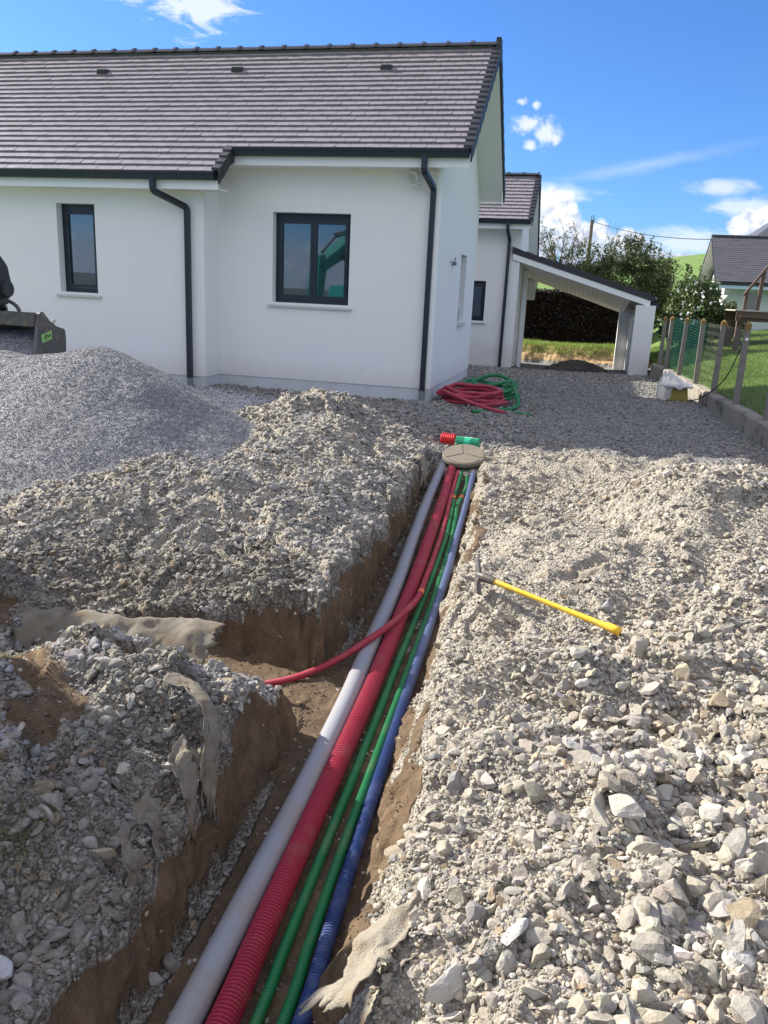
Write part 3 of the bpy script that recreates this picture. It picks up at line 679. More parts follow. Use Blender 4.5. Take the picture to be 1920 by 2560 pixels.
# ------------------------------------------------------------------ trench contents
def make_pipes():
    g = empty('drain_pipe', (1.2, -8.5, -.6))
    def child(o, root): o.parent = root; o.matrix_parent_inverse = Matrix.Translation(-Vector(root.location)); return o
    P = [(1.29,-12.3,-.71),(1.27,-11,-.667),(1.25,-10.18,-.64),(1.242,-9.91,-.632),(1.232,-9.5,-.62),(1.222,-9.06,-.607),(1.195,-8.41,-.588),(1.166,-7.99,-.576),(1.085,-6.82,-.542),(.99,-5.8,-.512),(.89,-4.65,-.478),(.83,-3.75,-.43),(.80,-3.3,-.395)]
    C = spline(P, .05); V, F = tube_np(C, .047, 24); child(fastmesh('pipe', V, F, M_grey, smooth=True), g)
    def collar(y0, y1, r):
        i = (C[:, 1] >= y0) & (C[:, 1] <= y1); Q = C[i]
        V, F = tube_np(np.vstack([Q[:1], Q, Q[-1:]]), np.r_[.0475, np.full(len(Q), r), .0475], 24)
        child(fastmesh('collar', V, F, M_grey, smooth=False), g)
    collar(-12.2, -9.74, .056); collar(-7.12, -6.9, .052)
    tag(g, 'smooth grey plastic drain pipe along the left of the trench floor', 'pipe')
    def conduit(name, pts, r, per, mat, label, sleeves=(), n=14):
        e = empty(name, pts[len(pts)//2]); child(corrugated('tube', pts, r, per, mat, n=n), e)
        C = spline(pts, .01)
        for a, b, rr in sleeves:
            V, F = tube_np(C[a:b], rr, 12); s = child(fastmesh('sleeve', V, F, M_orange, smooth=True), e)
        tag(e, label, 'conduit', 'corrugated conduits in the trench'); return e
    big = [(1.385,-12.3,-.715),(1.37,-11,-.67),(1.351,-10.15,-.642),(1.338,-9.88,-.634),(1.322,-9.5,-.623),(1.305,-9.03,-.609),(1.282,-8.38,-.59),(1.26,-7.95,-.578),(1.19,-6.78,-.544),(1.118,-5.83,-.516),(1.02,-4.58,-.478),(.945,-3.75,-.43),(.92,-3.3,-.395)]
    conduit('cable_conduit', big, .0445, .0135, M_red, 'thick red corrugated conduit lying against the grey pipe', n=18)
    sm = [(.98,-3.25,-.40),(1.004,-3.57,-.43),(1.078,-4.5,-.485),(1.159,-5.306,-.513),(1.224,-6.17,-.535),(1.256,-6.68,-.535),(1.280,-6.96,-.520),(1.285,-7.158,-.506),(1.267,-7.368,-.496),(1.22,-7.635,-.494),(1.139,-7.868,-.510),(1.040,-8.02,-.552),(.924,-8.13,-.595),(.80,-8.25,-.612),(.6,-8.40,-.605),(.3,-8.5,-.585)]
    Cs = spline(sm, .01); k = int(np.argmin(abs(Cs[:, 1]+6.98)))
    conduit('cable_conduit', sm, .0195, .0115, M_red, 'thin red conduit crossing over the others into the side trench', [(k-4, k+5, .0225)])
    g1 = [(1.46,-12.3,-.735),(1.445,-11,-.692),(1.432,-10.1,-.665),(1.418,-9.83,-.657),(1.402,-9.45,-.646),(1.383,-8.97,-.632),(1.355,-8.31,-.613),(1.335,-7.88,-.60),(1.285,-6.68,-.566),(1.232,-5.71,-.538),(1.170,-5.05,-.518),(1.139,-4.743,-.51),(1.101,-4.46,-.50),(1.06,-3.8,-.455),(1.03,-3.45,-.42),(1.02,-3.25,-.40)]
    Cs = spline(g1, .01); k = int(np.argmin(abs(Cs[:, 1]+4.46)))
    conduit('cable_conduit', g1, .019, .0115, M_green, 'left one of the two green conduits, next to the thick red one', [(k-4, k+5, .022)])
    g2 = [(1.54,-12.3,-.735),(1.52,-11,-.692),(1.506,-10.08,-.665),(1.488,-9.81,-.657),(1.467,-9.43,-.646),(1.446,-8.95,-.632),(1.42,-8.29,-.613),(1.402,-7.86,-.60),(1.345,-6.66,-.565),(1.278,-5.7,-.538),(1.21,-5.0,-.517),(1.177,-4.728,-.508),(1.170,-4.402,-.499),(1.158,-4.0,-.485),(1.11,-3.6,-.44),(1.08,-3.25,-.40)]
    Cs = spline(g2, .01); k = int(np.argmin(abs(Cs[:, 1]+4.42)))
    conduit('cable_conduit', g2, .019, .0115, M_green, 'right one of the two green conduits, next to the blue one', [(k-4, k+5, .022)])
    bl = [(1.59,-12.3,-.728),(1.575,-11,-.684),(1.558,-10.075,-.656),(1.542,-9.81,-.648),(1.519,-9.43,-.637),(1.493,-8.95,-.623),(1.46,-8.3,-.605),(1.44,-7.86,-.591),(1.385,-6.67,-.557),(1.319,-5.7,-.529),(1.232,-4.44,-.492),(1.17,-3.6,-.435),(1.14,-3.25,-.405)]
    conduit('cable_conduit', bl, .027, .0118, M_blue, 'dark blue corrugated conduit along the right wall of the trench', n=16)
make_pipes()

def make_cover():
    e = empty('manhole_cover', (1.03, -3.36, -.325)); e.rotation_euler = (R(17), R(-2), R(8))
    m = MB(); n = 48; r = .235
    prof = [(0, 0), (r-.012, 0), (r, .012), (r, .042), (r-.008, .052), (0, .052)]
    V = [(p[0]*math.cos(6.28319*i/n), p[0]*math.sin(6.28319*i/n), p[1]) for p in prof[1:-1] for i in range(n)]
    F = [(a*n+i, a*n+(i+1) % n, (a+1)*n+(i+1) % n, (a+1)*n+i) for a in range(3) for i in range(n)]
    F += [tuple(range(n))[::-1], tuple(range(3*n, 4*n))]; m.add(V, F)
    mat = pmat('cover_concrete', (.185, .162, .125), .9, var=.18, vscale=14, bump=.5, bscale=90, dirt=((.14, .12, .09), .6, 9))
    m.build('disc', mat, e)
    s = MB()
    for k in range(3):
        a0 = R(90+120*k); g = .012
        pts = []
        c = Vector((math.cos(a0+R(60)), math.sin(a0+R(60))))*g*1.16
        for i in range(15):
            a = a0+R(3.5)+R(113)*i/14; pts.append((c.x+(r-.035)*math.cos(a), c.y+(r-.035)*math.sin(a)))
        s.prism([(c.x, c.y)]+pts, 'z', .050, .057)
    s.build('raised_panel', mat, e)
    tag(e, 'round concrete manhole cover with three raised segments at the trench end', 'manhole cover')

make_cover()

def net_roll(name, loc, rz, L, r, mat, strand, label, ribs):
    e = empty(name, loc, rz); m = MB(); n = 22
    ax = np.linspace(-L/2, L/2, 40 if ribs else 10)
    rad = r*(1+.06*np.sign(np.sin(ax/L*2*np.pi*7))) if ribs else np.full(len(ax), r)
    V, F = tube_np(np.stack([ax, 0*ax, 0*ax+r], 1), rad, n); V[:, 2] = (V[:, 2]-r)*.92+r
    m.add(V, F); m.F += [tuple(range(n))[::-1], tuple(range(len(V)-n, len(V)))]
    m.build('core', mat, e)
    s = MB(); N = 60
    for k in range(7 if ribs else 13):
        if ribs:
            x = -L/2+L*(k+.5)/7; pts = [(x, (r*1.07)*math.cos(a), r+(r*1.0)*math.sin(a)) for a in np.linspace(0, 6.283, 30)]
            s.tube(pts, .005, 5, False)
        else:
            a0 = 6.283*k/13
            for sg in (1, -1): s.tube([(-L/2+L*i/20, (r*1.02)*math.cos(a0+sg*i*.12), r+(r*.95)*math.sin(a0+sg*i*.12)) for i in range(21)], .0028, 4, False)
    s.build('mesh_strands', strand, e)
    if not ribs:
        b = MB(); V, F = tube_np(np.array([(-.035, 0, r), (-.0, 0, r), (.035, 0, r)]), r*1.05, n); V[:, 2] = (V[:, 2]-r)*.92+r; b.add(V, F)
        b.build('label_band', pmat('light_green_film', (.03, .50, .30), .35), e)
    tag(e, label, 'net roll')
net_roll('warning_net_roll', (.735,-2.62,-.32), R(-8), .17, .062, pmat('red_net', (.55, .02, .02), .35), pmat('bright_red_net', (.80, .04, .05), .3), 'red roll of ribbed plastic warning mesh behind the manhole cover', True)
net_roll('warning_net_roll', (.985,-2.78,-.325), R(-7), .27, .066, pmat('green_net', (.004, .20, .10), .4), pmat('bright_green_net', (.01, .34, .19), .35), 'green roll of warning mesh with a lighter band behind the manhole cover', False)

def make_coils():
    rng = random.Random(4)
    def coil(cx, cy, cz, rx, ry, tilt, loops, dz, jit, rz):
        pts = []
        for i in range(loops*20):
            a = 6.28319*i/20; k = i/20
            w = 1+jit*math.sin(k*2.1+.3)+.04*math.sin(a*2+k); x = rx*w*math.cos(a); y = ry*w*math.sin(a)
            z = cz+dz*(k/loops)+.018*math.sin(a*3+k*2.2)+tilt*(y)+jit*.25*math.sin(k*3+a)
            xx = x*math.cos(rz)-y*math.sin(rz); yy = x*math.sin(rz)+y*math.cos(rz)
            pts.append((cx+xx+.05*math.sin(k*1.7), cy+yy, max(z, cz)))
        return pts
    red = coil(.62, .22, -.17, .43, .17, .25, 9, .20, .12, R(-8))
    red = [(1.18, -.42, -.20), (.95, -.36, -.17), (.70, -.28, -.12), (.42, -.10, -.06), (.18, .15, -.02)]+red[8:]
    e = empty('conduit_coil', (.6, .3, -.2)); o = corrugated('tube', [(p[0]-.6, p[1]-.3, p[2]+.2) for p in red], .027, .016, M_red, e, 10, .04)
    tag(e, 'loose coil of dark red conduit lying by the house corner', 'conduit coil')
    gr = coil(.84, .62, -.13, .36, .20, .25, 5, .27, .12, R(-6))
    gr = gr[4:]+[(1.27, .35, -.05), (1.32, .12, -.14), (1.24, -.02, -.19), (.9, -.35, -.21), (.72, -.52, -.21)]
    e = empty('conduit_coil', (1, .7, -.2)); corrugated('tube', [(p[0]-1, p[1]-.7, p[2]+.2) for p in gr], .027, .016, M_green, e, 10, .04)
    tag(e, 'loose coil of green conduit behind the red coil', 'conduit coil')
    o = corrugated('conduit_offcut', [(1.26, -.20, -.225), (1.40, -.27, -.222), (1.56, -.42, -.225)], .027, .016, M_green, None, 10, .04)
    tag(o, 'short green conduit end lying right of the coils on gravel', 'conduit offcut')
make_coils()

def make_pickaxe():
    e = empty('pickaxe', (1.74, -7.66, -.12))
    H = Vector((1.785, -7.70, -.115)); T = Vector((2.455, -8.02, zat(2.455, -8.02)+.025)); L = Vector(e.location)
    C = np.array([H.lerp(T, i/24)-L for i in range(25)]); rad = np.array([.0165-.003*math.sin(min(1, i/20)*math.pi)+(.006 if i > 21 else 0)+(.001 if i > 23 else 0) for i in range(25)])
    V, F = tube_np(C, rad, 14); m = MB(); m.add(V, F); m.F += [tuple(range(14))[::-1], tuple(range(len(V)-14, len(V)))]
    m.build('handle', M_yellow, e, True)
    d = (T-H).normalized()
    # head: eye socket, a pick arm reaching up and back, a broad blade reaching down to the ground
    m = MB(); c = H-d*.045-L
    V, F = tube_np(np.array([H+d*.025-L, H-L, c, H-d*.085-L]), [.021, .024, .026, .020], 12); m.add(V, F); m.F += [tuple(range(12))[::-1], tuple(range(len(V)-12, len(V)))]
    c = Vector(c)-d*.03; bl = Vector((0, -.60, -.25)).normalized(); up = Vector((.0, .42, .91)).normalized(); side = d.cross(up).normalized()
    def arm(pts, ws, ts):
        V = []; n = len(pts)
        for p, w, th in zip(pts, ws, ts):
            for a, b in ((-1, -1), (1, -1), (1, 1), (-1, 1)): V.append(Vector(p)+side*a*w/2+d*b*th/2)
        F = [(4*i+j, 4*i+(j+1) % 4, 4*i+4+(j+1) % 4, 4*i+4+j) for i in range(n-1) for j in range(4)]+[(3, 2, 1, 0), (4*n-4, 4*n-3, 4*n-2, 4*n-1)]
        m.add(V, F)
    arm([c, c+up*.05-d*.012, c+up*.085-d*.02, c+up*.115-d*.018], [.036, .028, .018, .006], [.030, .020, .012, .005])
    arm([c, c-up*.04-d*.004, c-up*.07+d*.006, c-up*.10+d*.018], [.034, .044, .054, .06], [.030, .014, .008, .003])
    m.build('head', M_steel, e)
    tag(e, 'pickaxe with a yellow handle and worn steel head lying on the right bank', 'pickaxe')
make_pickaxe()

# ------------------------------------------------------------------ geotextile scraps
def sheet(name, label, row_fn, nu, nv, thick=.003, seed=0, mat=None):
    """row_fn(u, v) -> point; a crumpled cloth with ragged ends and real thickness"""
    U, Vv = np.meshgrid(np.linspace(0, 1, nu), np.linspace(0, 1, nv))
    P = np.array([[row_fn(a, b) for a, b in zip(ra, rb)] for ra, rb in zip(U, Vv)])
    n = np.stack([fbm(P[..., 0]*11, P[..., 1]*11, P[..., 2]*11, oct=4, seed=seed+k) for k in range(3)], -1)
    P = P+n*.016
    fray = fbm(P[..., 0]*60, P[..., 1]*60, P[..., 2]*60, oct=3, seed=seed+9)
    P[-1] += (P[-1]-P[-3])*(1.2+1.6*fray[-1][:, None]); P[:, 0] += (P[:, 0]-P[:, 2])*(.4+1.1*fray[:, 0][:, None]); P[:, -1] += (P[:, -1]-P[:, -3])*(.4+1.1*fray[:, -1][:, None])
    du = np.gradient(P, axis=1); dv = np.gradient(P, axis=0); N = np.cross(du, dv); N /= np.linalg.norm(N, axis=2)[..., None]+1e-9
    A = (P+N*thick/2).reshape(-1, 3); B = (P-N*thick/2).reshape(-1, 3)
    i = np.arange(nv-1)[:, None]*nu+np.arange(nu-1)[None]; f = np.stack([i, i+1, i+nu+1, i+nu], -1).reshape(-1, 4); off = nu*nv
    ring = list(range(nu))+[nu*(k+1)-1 for k in range(1, nv)]+[nu*nv-1-k for k in range(1, nu)]+[nu*k for k in range(nv-2, 0, -1)]
    side = np.array([(ring[k], ring[(k+1) % len(ring)], ring[(k+1) % len(ring)]+off, ring[k]+off) for k in range(len(ring))])[:, ::-1]
    o = fastmesh(name, np.vstack([A, B]), np.vstack([f, f[:, ::-1]+off, side]), mat or M_geo, smooth=True)
    return tag(o, label, 'geotextile')
def rag(x, k): return .5+.5*math.sin(x*k)*math.sin(x*k*2.3+1)
def lerp3(a, b, t): return tuple(a[i]+(b[i]-a[i])*t for i in range(3))
def path3(pts, t):
    s = t*(len(pts)-1); i = min(int(s), len(pts)-2); return lerp3(pts[i], pts[i+1], s-i)
def hang(label, path, widths, seed, folds=3, depth=.016):
    def fn(u, v):
        v2 = v*(.82+.18*rag(u+seed, 9)); c = path3(path, v2)
        s = v2*(len(widths)-1); i = min(int(s), len(widths)-2); w = widths[i]+(widths[i+1]-widths[i])*(s-i)
        off = (u-.5)*w*(.72+.5*rag(v*1.7+seed*.37, 5)); f = depth*(math.sin(u*math.pi*.9*folds+v*2.5+seed)+.7*math.sin(u*4.1-v*4+seed*2)+.5*math.sin(v*7+u*3+seed))*.42*min(1, v*3+.2)
        px, py, pz = c[0]+off*.10+f*.9, c[1]+off*.96+.012*math.sin(v*9+seed), c[2]+off*.15+f*.3
        if px < .985: pz = max(pz, zat(px, py)+.012+f*.5)
        return (px, py, pz)
    sheet('geotextile_scrap', label, fn, 34, 44, seed=seed)
hang('longest grey geotextile scrap folded down the near left trench wall', [(.76,-9.36,-.055),(.86,-9.36,-.06),(.955,-9.40,-.10),(1.00,-9.46,-.20),(1.025,-9.52,-.32),(1.045,-9.56,-.43)], [.05,.06,.09,.13,.12,.05], 1)
hang('narrow torn geotextile strip hanging left of the longest scrap', [(.93,-9.62,-.16),(.985,-9.65,-.20),(1.015,-9.68,-.30),(1.035,-9.70,-.42)], [.10,.11,.08,.04], 2, 2)
hang('short frayed geotextile shred on the dark near bank face', [(.95,-9.86,-.20),(1.00,-9.87,-.25),(1.025,-9.88,-.37)], [.08,.07,.05], 3, 2)
hang('greyish geotextile tongue lowest on the near bank face', [(.94,-9.98,-.22),(1.00,-10.0,-.28),(1.03,-10.02,-.40)], [.05,.08,.06], 7, 1)
hang('brown geotextile strip hanging in the trench left of the manhole', [(.66,-4.2,-.17),(.735,-4.25,-.17),(.79,-4.3,-.28),(.80,-4.5,-.40)], [.16,.18,.2,.14], 4, 2)
def fold_fn(u, v):     # in the side trench
    x = -.62+1.10*u; y = -8.30-.20*v*(1-.35*rag(u, 6)); top = ip(x, [-1.1, -.2, .5], [-.40, -.34, -.30])
    return (x, y+.02*math.sin(u*9), float(top)-.015-.13*v**1.5+.02*math.sin(u*7+v*3)*v)
sheet('geotextile_scrap', 'wide beige geotextile fold lying along the side trench', fold_fn, 60, 16, seed=5)
def rb_fn(u, v):       # bottom right, draped from the bank toward the blue conduit
    x = 1.860-.150*v; y = -10.05-.30*v; w = .03+.10*min(1, v*1.6)*(.72+.28*rag(v+.3*u, 9))
    px = x+(u-.35)*w*.9+.012*math.sin(v*11)*(1-u); py = y-(u-.35)*w*.55
    z = max(zat(px, py), -.17-.85*max(0, 1.80-px))
    return (px, py, z+.005+.006*math.sin(u*5+v*3)+.004*math.sin(v*13+u*5))
sheet('geotextile_scrap', 'big beige geotextile sheet draped over the right trench lip at the bottom', rb_fn, 28, 40, seed=6, mat=M_geolight)
def patch_fn(cx, cy, ang, L, W):
    def fn(u, v):
        a, b = (u-.5)*L, (v-.5)*W*(.55+.45*math.sin(u*3.14)); x = cx+a*math.cos(ang)-b*math.sin(ang); y = cy+a*math.sin(ang)+b*math.cos(ang)
        return (x, y, zat(x, y)+.012+.012*math.sin(u*8+v*4))
    return fn
sheet('geotextile_scrap', 'small pointed geotextile scrap beyond the pickaxe handle', patch_fn(2.32,-7.3,1.0,.22,.09), 20, 12, seed=8, mat=M_geolight)
sheet('geotextile_scrap', 'thin geotextile sliver near the right edge of the bank', patch_fn(2.83,-8.75,.95,.28,.04), 20, 8, seed=9, mat=M_geolight)
sheet('geotextile_scrap', 'ragged geotextile wisp at the bottom beside the big sheet', patch_fn(1.80,-10.32,.9,.26,.05), 20, 8, seed=10, mat=M_geolight)

# ------------------------------------------------------------------ the white house
K = .80                      # roof pitch of the front wing
YE, ZE = -.42, 3.25          # eave line (top of tiles)
YR = 1.8635; ZR = ZE+K*(YR-YE)
XV = .4476                   # verge
XL = -9.5; WX = -3.367; WD = .5265
def wall_with_holes(m, x0, x1, y, t, z0, z1, holes, rear=False):
    """wall along x; front face at y, thickness t behind it"""
    xs = sorted(holes); cur = x0
    for a, b, c, d in xs:
        m.box(cur, a, y, y+t, z0, z1); m.box(a, b, y, y+t, z0, c); m.box(a, b, y, y+t, d, z1); cur = b
    m.box(cur, x1, y, y+t, z0, z1)
def tiled_slope(name, x0, x1, y_eave, z_eave, k, rows, exp, tw, parent, mat, seed, flip=1, th=.030, skip=None):
    """rows of flat interlocking tiles; flip=-1 puts the eave on the far side"""
    rng = random.Random(seed); cs = 1/math.sqrt(1+k*k); m = MB()
    for r in range(rows):
        s0 = r*exp; s1 = s0+exp*1.10; off = (r % 2)*tw/2
        n = int((x1-x0)/tw)+2
        for i in range(-1, n):
            a, b = x0+off+i*tw, x0+off+(i+1)*tw-.006
            a, b = max(a, x0), min(b, x1)
            if b-a < .02: continue
            if skip and skip(r, a, b): continue
            lift = th+rng.uniform(-.003, .003); tl = rng.uniform(-.0025, .0025)
            P = []
            for (xx, s, h) in ((a, s0, 0), (b, s0, 0), (b, s1, -th), (a, s1, -th), (a, s0, lift+tl), (b, s0, lift-tl), (b, s1, .002), (a, s1, .002)):
                d = s*cs; z = z_eave+k*d+h*cs; y = y_eave+flip*(d-h*k*cs); P.append((xx, y, z))
            if flip < 0: P = [P[1], P[0], P[3], P[2], P[5], P[4], P[7], P[6]]
            m.hexa(P)
    return m.build(name, mat, parent)
def verge_tiles(m, x, y_eave, z_eave, k, rows, exp, flip=1, drop=.17, w=.11):
    cs = 1/math.sqrt(1+k*k)
    for r in range(rows):
        s0, s1 = r*exp, (r+1)*exp+.012
        y0, y1 = y_eave+flip*s0*cs, y_eave+flip*s1*cs; z0, z1 = z_eave+k*s0*cs, z_eave+k*s1*cs
        o = .034 if True else 0
        # cheek
        a = [(y0-flip*.004, z0-drop), (y1, z1-drop+.02), (y1, z1+.012), (y0-flip*.004, z0+.04)]
        if flip < 0: a = a[::-1]
        m.prism([(p[0], p[1]) for p in a], 'x', x-.012+.0004*r, x+.012+.0004*r+.004*(r % 2))
        # top strip
        P = [(x-w, y0, z0+.005), (x-.012, y0, z0+.005), (x-.012, y1, z1-.02), (x-w, y1, z1-.02), (x-w, y0, z0+.044), (x-.012, y0, z0+.044), (x-.012, y1, z1+.014), (x-w, y1, z1+.014)]
        if flip < 0: P = [P[1], P[0], P[3], P[2], P[5], P[4], P[7], P[6]]
        m.hexa(P)
def window(parent, x0, x1, yw, z0, z1, sashes, name='window', rec=.14):
    """reveal depth rec; frame, panes and sill as sub-parts of the window"""
    f = MB(); y = yw+rec; fw = .062
    f.box(x0, x0+fw, y, y+.07, z0, z1); f.box(x1-fw, x1, y, y+.07, z0, z1)
    f.box(x0+fw, x1-fw, y, y+.07, z1-fw*1.5, z1); f.box(x0+fw, x1-fw, y, y+.07, z0, z0+fw*1.1)
    f.box(x0-.002, x1+.002, y-.03, y+.03, z0-.028, z0-.002)
    o = f.build(name, M_anth, parent)
    n = sashes; W = (x1-x0-2*fw)/n; g = MB(); s = MB()
    for i in range(n):
        a = x0+fw+i*W; b = a+W; c, d = z0+fw*1.1, z1-fw*1.5; sw = .05
        s.box(a+.002, a+sw, y-.018, y+.05, c+.002, d-.002); s.box(b-sw, b-.002, y-.018, y+.05, c+.002, d-.002)
        s.box(a+sw, b-sw, y-.018, y+.05, d-sw, d-.002); s.box(a+sw, b-sw, y-.018, y+.05, c+.002, c+sw)
        g.box(a+sw-.01, b-sw+.01, y+.012, y+.03, c+sw-.01, d-sw+.01)
    s.build('frame', M_anth, o); g.build('pane', M_glass, o)
    k = MB(); k.prism([(yw-.045, z0-.068), (yw+rec+.02, z0-.062), (yw+rec+.02, z0-.030), (yw-.045, z0-.038)], 'x', x0-.06, x1+.06)
    k.build('sill', M_sill, o)
    return o
def downpipe(parent, pts, name='downpipe', w=.075):
    m = MB(); P = [Vector(p) for p in pts]
    # square pipe swept through mitred bends
    Q = []
    for i, p in enumerate(P):
        if 0 < i < len(P)-1:
            a, b = (P[i-1]-p).normalized(), (P[i+1]-p).normalized(); Q += [p+a*.035, p+a*.012+b*.012, p+b*.035]
        else: Q.append(p)
    V = []; n = len(Q)
    for i, p in enumerate(Q):
        d = (Q[min(i+1, n-1)]-Q[max(i-1, 0)]).normalized(); a = Vector((1, 0, 0)); a = (a-d*a.dot(d)).normalized(); b = d.cross(a).normalized()
        c = w/2; e = c*.82
        for u, v in ((-e, -c), (e, -c), (c, -e), (c, e), (e, c), (-e, c), (-c, e), (-c, -e)): V.append(p+a*u+b*v)
    F = [(8*i+j, 8*i+(j+1) % 8, 8*i+8+(j+1) % 8, 8*i+8+j) for i in range(n-1) for j in range(8)]
    m.add(V, F); return m.build(name, M_anth, parent)
def gutter(parent, x0, x1, y, zt, h=.115, d=.13, name='gutter'):
    m = MB(); p = [(y+.03, zt-.01), (y-d*.75, zt), (y-d*.80, zt-.012), (y-d*.76, zt-.045), (y-d*.70, zt-.055), (y-d*.62, zt-h), (y+.02, zt-h)]
    m.prism(p, 'x', x0, x1); return m.build(name, M_anth, parent)
def ridge_caps(parent, x0, x1, y, z, name='ridge_tile', L=.385):
    m = MB(); n = int((x1-x0)/L)+1; x = x1
    for i in range(n):
        a = max(x0, x-L); 
        for (p, q, r) in ((a, x, .062), (x-.045, x+.004, .082)):
            V = []; 
            for xx in (p, q):
                for k in range(9):
                    t = math.pi*k/8; V.append((xx, y-1.35*r*math.cos(t), z-.045+1.05*r*math.sin(t)))
            m.add(V, [(k, k+1, 10+k, 9+k)[::-1] for k in range(8)]+[tuple(range(9)), tuple(range(9, 18))[::-1]])
        x -= L
    return m.build(name, M_ridge, parent)
M_ridge = pmat('ridge_tile_glaze', (.07, .07, .08), .28, var=.15, vscale=3)

def make_house():
    H = empty('house', (0, 0, -.2)); tag(H, 'new white rendered bungalow with dark tiled gable roofs and anthracite windows', 'house')
    H.location = (0, 0, 0)
    W2X, W2Y = .42, 9.3
    # --- walls
    m = MB(); top = 3.12; r = .09; hw = (-2.5062, -1.3062, 1.146, 2.435)
    wall_with_holes(m, WX-.3, -r, 0, .3, 0, top, [hw])
    # rounded outer corner
    arc = [(-r+r*math.sin(t), r-r*math.cos(t)) for t in np.linspace(0, math.pi/2, 9)]
    m.prism([(-.3, .3-.0), (-r, 0)]+arc[1:]+[(-.3, r)], 'z', 0, top) if False else m.prism([(-r, 0)]+arc[1:]+[(-.28, r), (-.28, .002), ], 'z', 0.0, top+.05)
    # gable side wall with its little window
    gy0, gy1, gz0, gz1 = 2.30, 2.95, .92, 2.05
    for a, b, c, d in ((r, gy0, 0, top), (gy1, 4.137, 0, top), (gy0, gy1, 0, gz0), (gy0, gy1, gz1, top)): m.box(-.3, 0, a, b, c, d)
    m.prism([(.002, top), (4.137, top), (4.137, ZE+K*.42-.18), (YR, ZR-.16), (.002, ZE+K*.42-.18)], 'x', -.3, -.001)
    # left part standing forward
    hl = (-5.7857, -5.138, 1.146, 2.435)
    wall_with_holes(m, XL, WX, -WD, .3, 0, top-.42, [hl])
    m.box(WX-.3, WX, -WD+.3, -.001, 0, top-.30)
    m.box(XL, -.3, 4.137-.3, 4.135, 0, top)                # rear wall
    m.build('wall', M_render, H)
    # rear wing
    m = MB(); hb = (-1.0, -.38, .78, 1.77)
    wall_with_holes(m, -7, W2X-.3, W2Y, .3, -.34, top, [hb]); 
    zr2, yr2 = 4.36, 10.35
    m.prism([(W2Y, -.34), (W2Y, top), (W2Y+.02, 3.22), (yr2, zr2-.14), (13.0, 2.12), (13.0, -.5)], 'x', W2X-.3, W2X)
    m.build('rear_wing_wall', M_render, H)
    # link block whose roof shades the yard between the wings
    m = MB(); m.box(-6.6, -2.4, 3.9, 9.6, -.2, 3.1); m.prism([(-6.8, 3.1), (-2.2, 3.1), (-4.5, 4.95)], 'y', 3.8, 10.0); m.build('link_wall', M_render, H)
    # --- plinth, set back a little under the render
    m = MB(); m.box(WX-.2, -.012, .012, .3, -.45, -.002); m.box(-.3, -.011, .3, 4.13, -.45, -.002); m.build('plinth', M_plinth, H); m = MB()
    m.box(XL, WX-.012, -WD+.012, -WD+.3, -.45, -.002); m.box(WX-.3, WX-.012, -WD+.3, .011, -.45, -.002); m.build('plinth', M_plinth, H); m = MB()
    m.box(-7, W2X-.012, W2Y+.012, W2Y+.3, -.8, -.342); m.build('plinth', M_plinth, H)
    # --- roofs
    exp = .146; rows = 20
    roof = tiled_slope('roof', XL, XV-.09, YE, ZE-.02, K, rows+1, exp, .212, H, M_tile, 3, skip=lambda r, a, b: False)
    ex = .1685*.93; cs = 1/math.sqrt(1+K*K); yl = YE-4*ex*cs; zl = ZE-K*4*ex*cs
    tiled_slope('lower_roof', XL, WX+.42-.09, yl, zl-.02, K, 4, ex, .212, H, M_tile, 4)
    m = MB(); th = .02      # roof deck and rear slope
    m.prism([(YE+.02, ZE-.07), (YR, ZR-.05), (2*YR-YE, ZE-.04), (2*YR-YE, ZE-.10), (YR, ZR-.14), (YE+.02, ZE-.12)], 'x', XL, XV-.03)
    m.prism([(yl+.02, zl-.07), (YE+.05, ZE-.02), (YE+.05, ZE-.1), (yl+.02, zl-.12)], 'x', XL, WX+.42-.03)
    m.build('roof_deck', M_tiledark, H)
    m = MB(); verge_tiles(m, XV, YE, ZE, K, rows, exp*1.0); m.build('verge_tile', M_tiledark, H); m = MB(); verge_tiles(m, XV, 2*YR-YE, ZE, K, rows, exp, flip=-1)
    m.build('verge_tile', M_tiledark, H); m = MB(); verge_tiles(m, WX+.42, yl, zl, K, 4, ex); m.build('verge_tile', M_tiledark, H)
    rc = ridge_caps(H, XL, XV-.02, YR, ZR+.045)
    m = MB(); m.box(XV-.06, XV+.012, YR-.10, YR+.10, ZR-.10, ZR+.10); m.build('ridge_end', M_tiledark, H)
    for vx in (-6.15, -3.75, -1.30):          # little vent tiles
        m = MB(); y = 1.36; z = ZE+K*(y-YE); m.hexa([(vx, y-.07, z-.04), (vx+.18, y-.07, z-.04), (vx+.18, y+.06, z+.05), (vx, y+.06, z+.05), (vx+.02, y-.08, z+.03), (vx+.16, y-.08, z+.03), (vx+.16, y+.06, z+.06), (vx+.02, y+.06, z+.06)])
        m.build('vent_tile', M_tiledark, H)
    # --- eaves: fascia, soffit, gutters
    m = MB(); m.box(WX+.42, XV-.03, YE+.03, YE+.05, ZE-.235, ZE-.075); m.build('fascia', M_pvc, H); m = MB()
    m.box(XL, WX+.42-.03, yl+.03, yl+.05, zl-.235, zl-.075); m.build('fascia', M_pvc, H)
    m = MB(); m.box(WX-.1, -.02, YE+.05, -.001, ZE-.225, ZE-.21); m.box(XL, WX+.42-.04, yl+.05, -WD-.001, zl-.225, zl-.21)
    # sloping boxed verge of the gable
    zo = .15
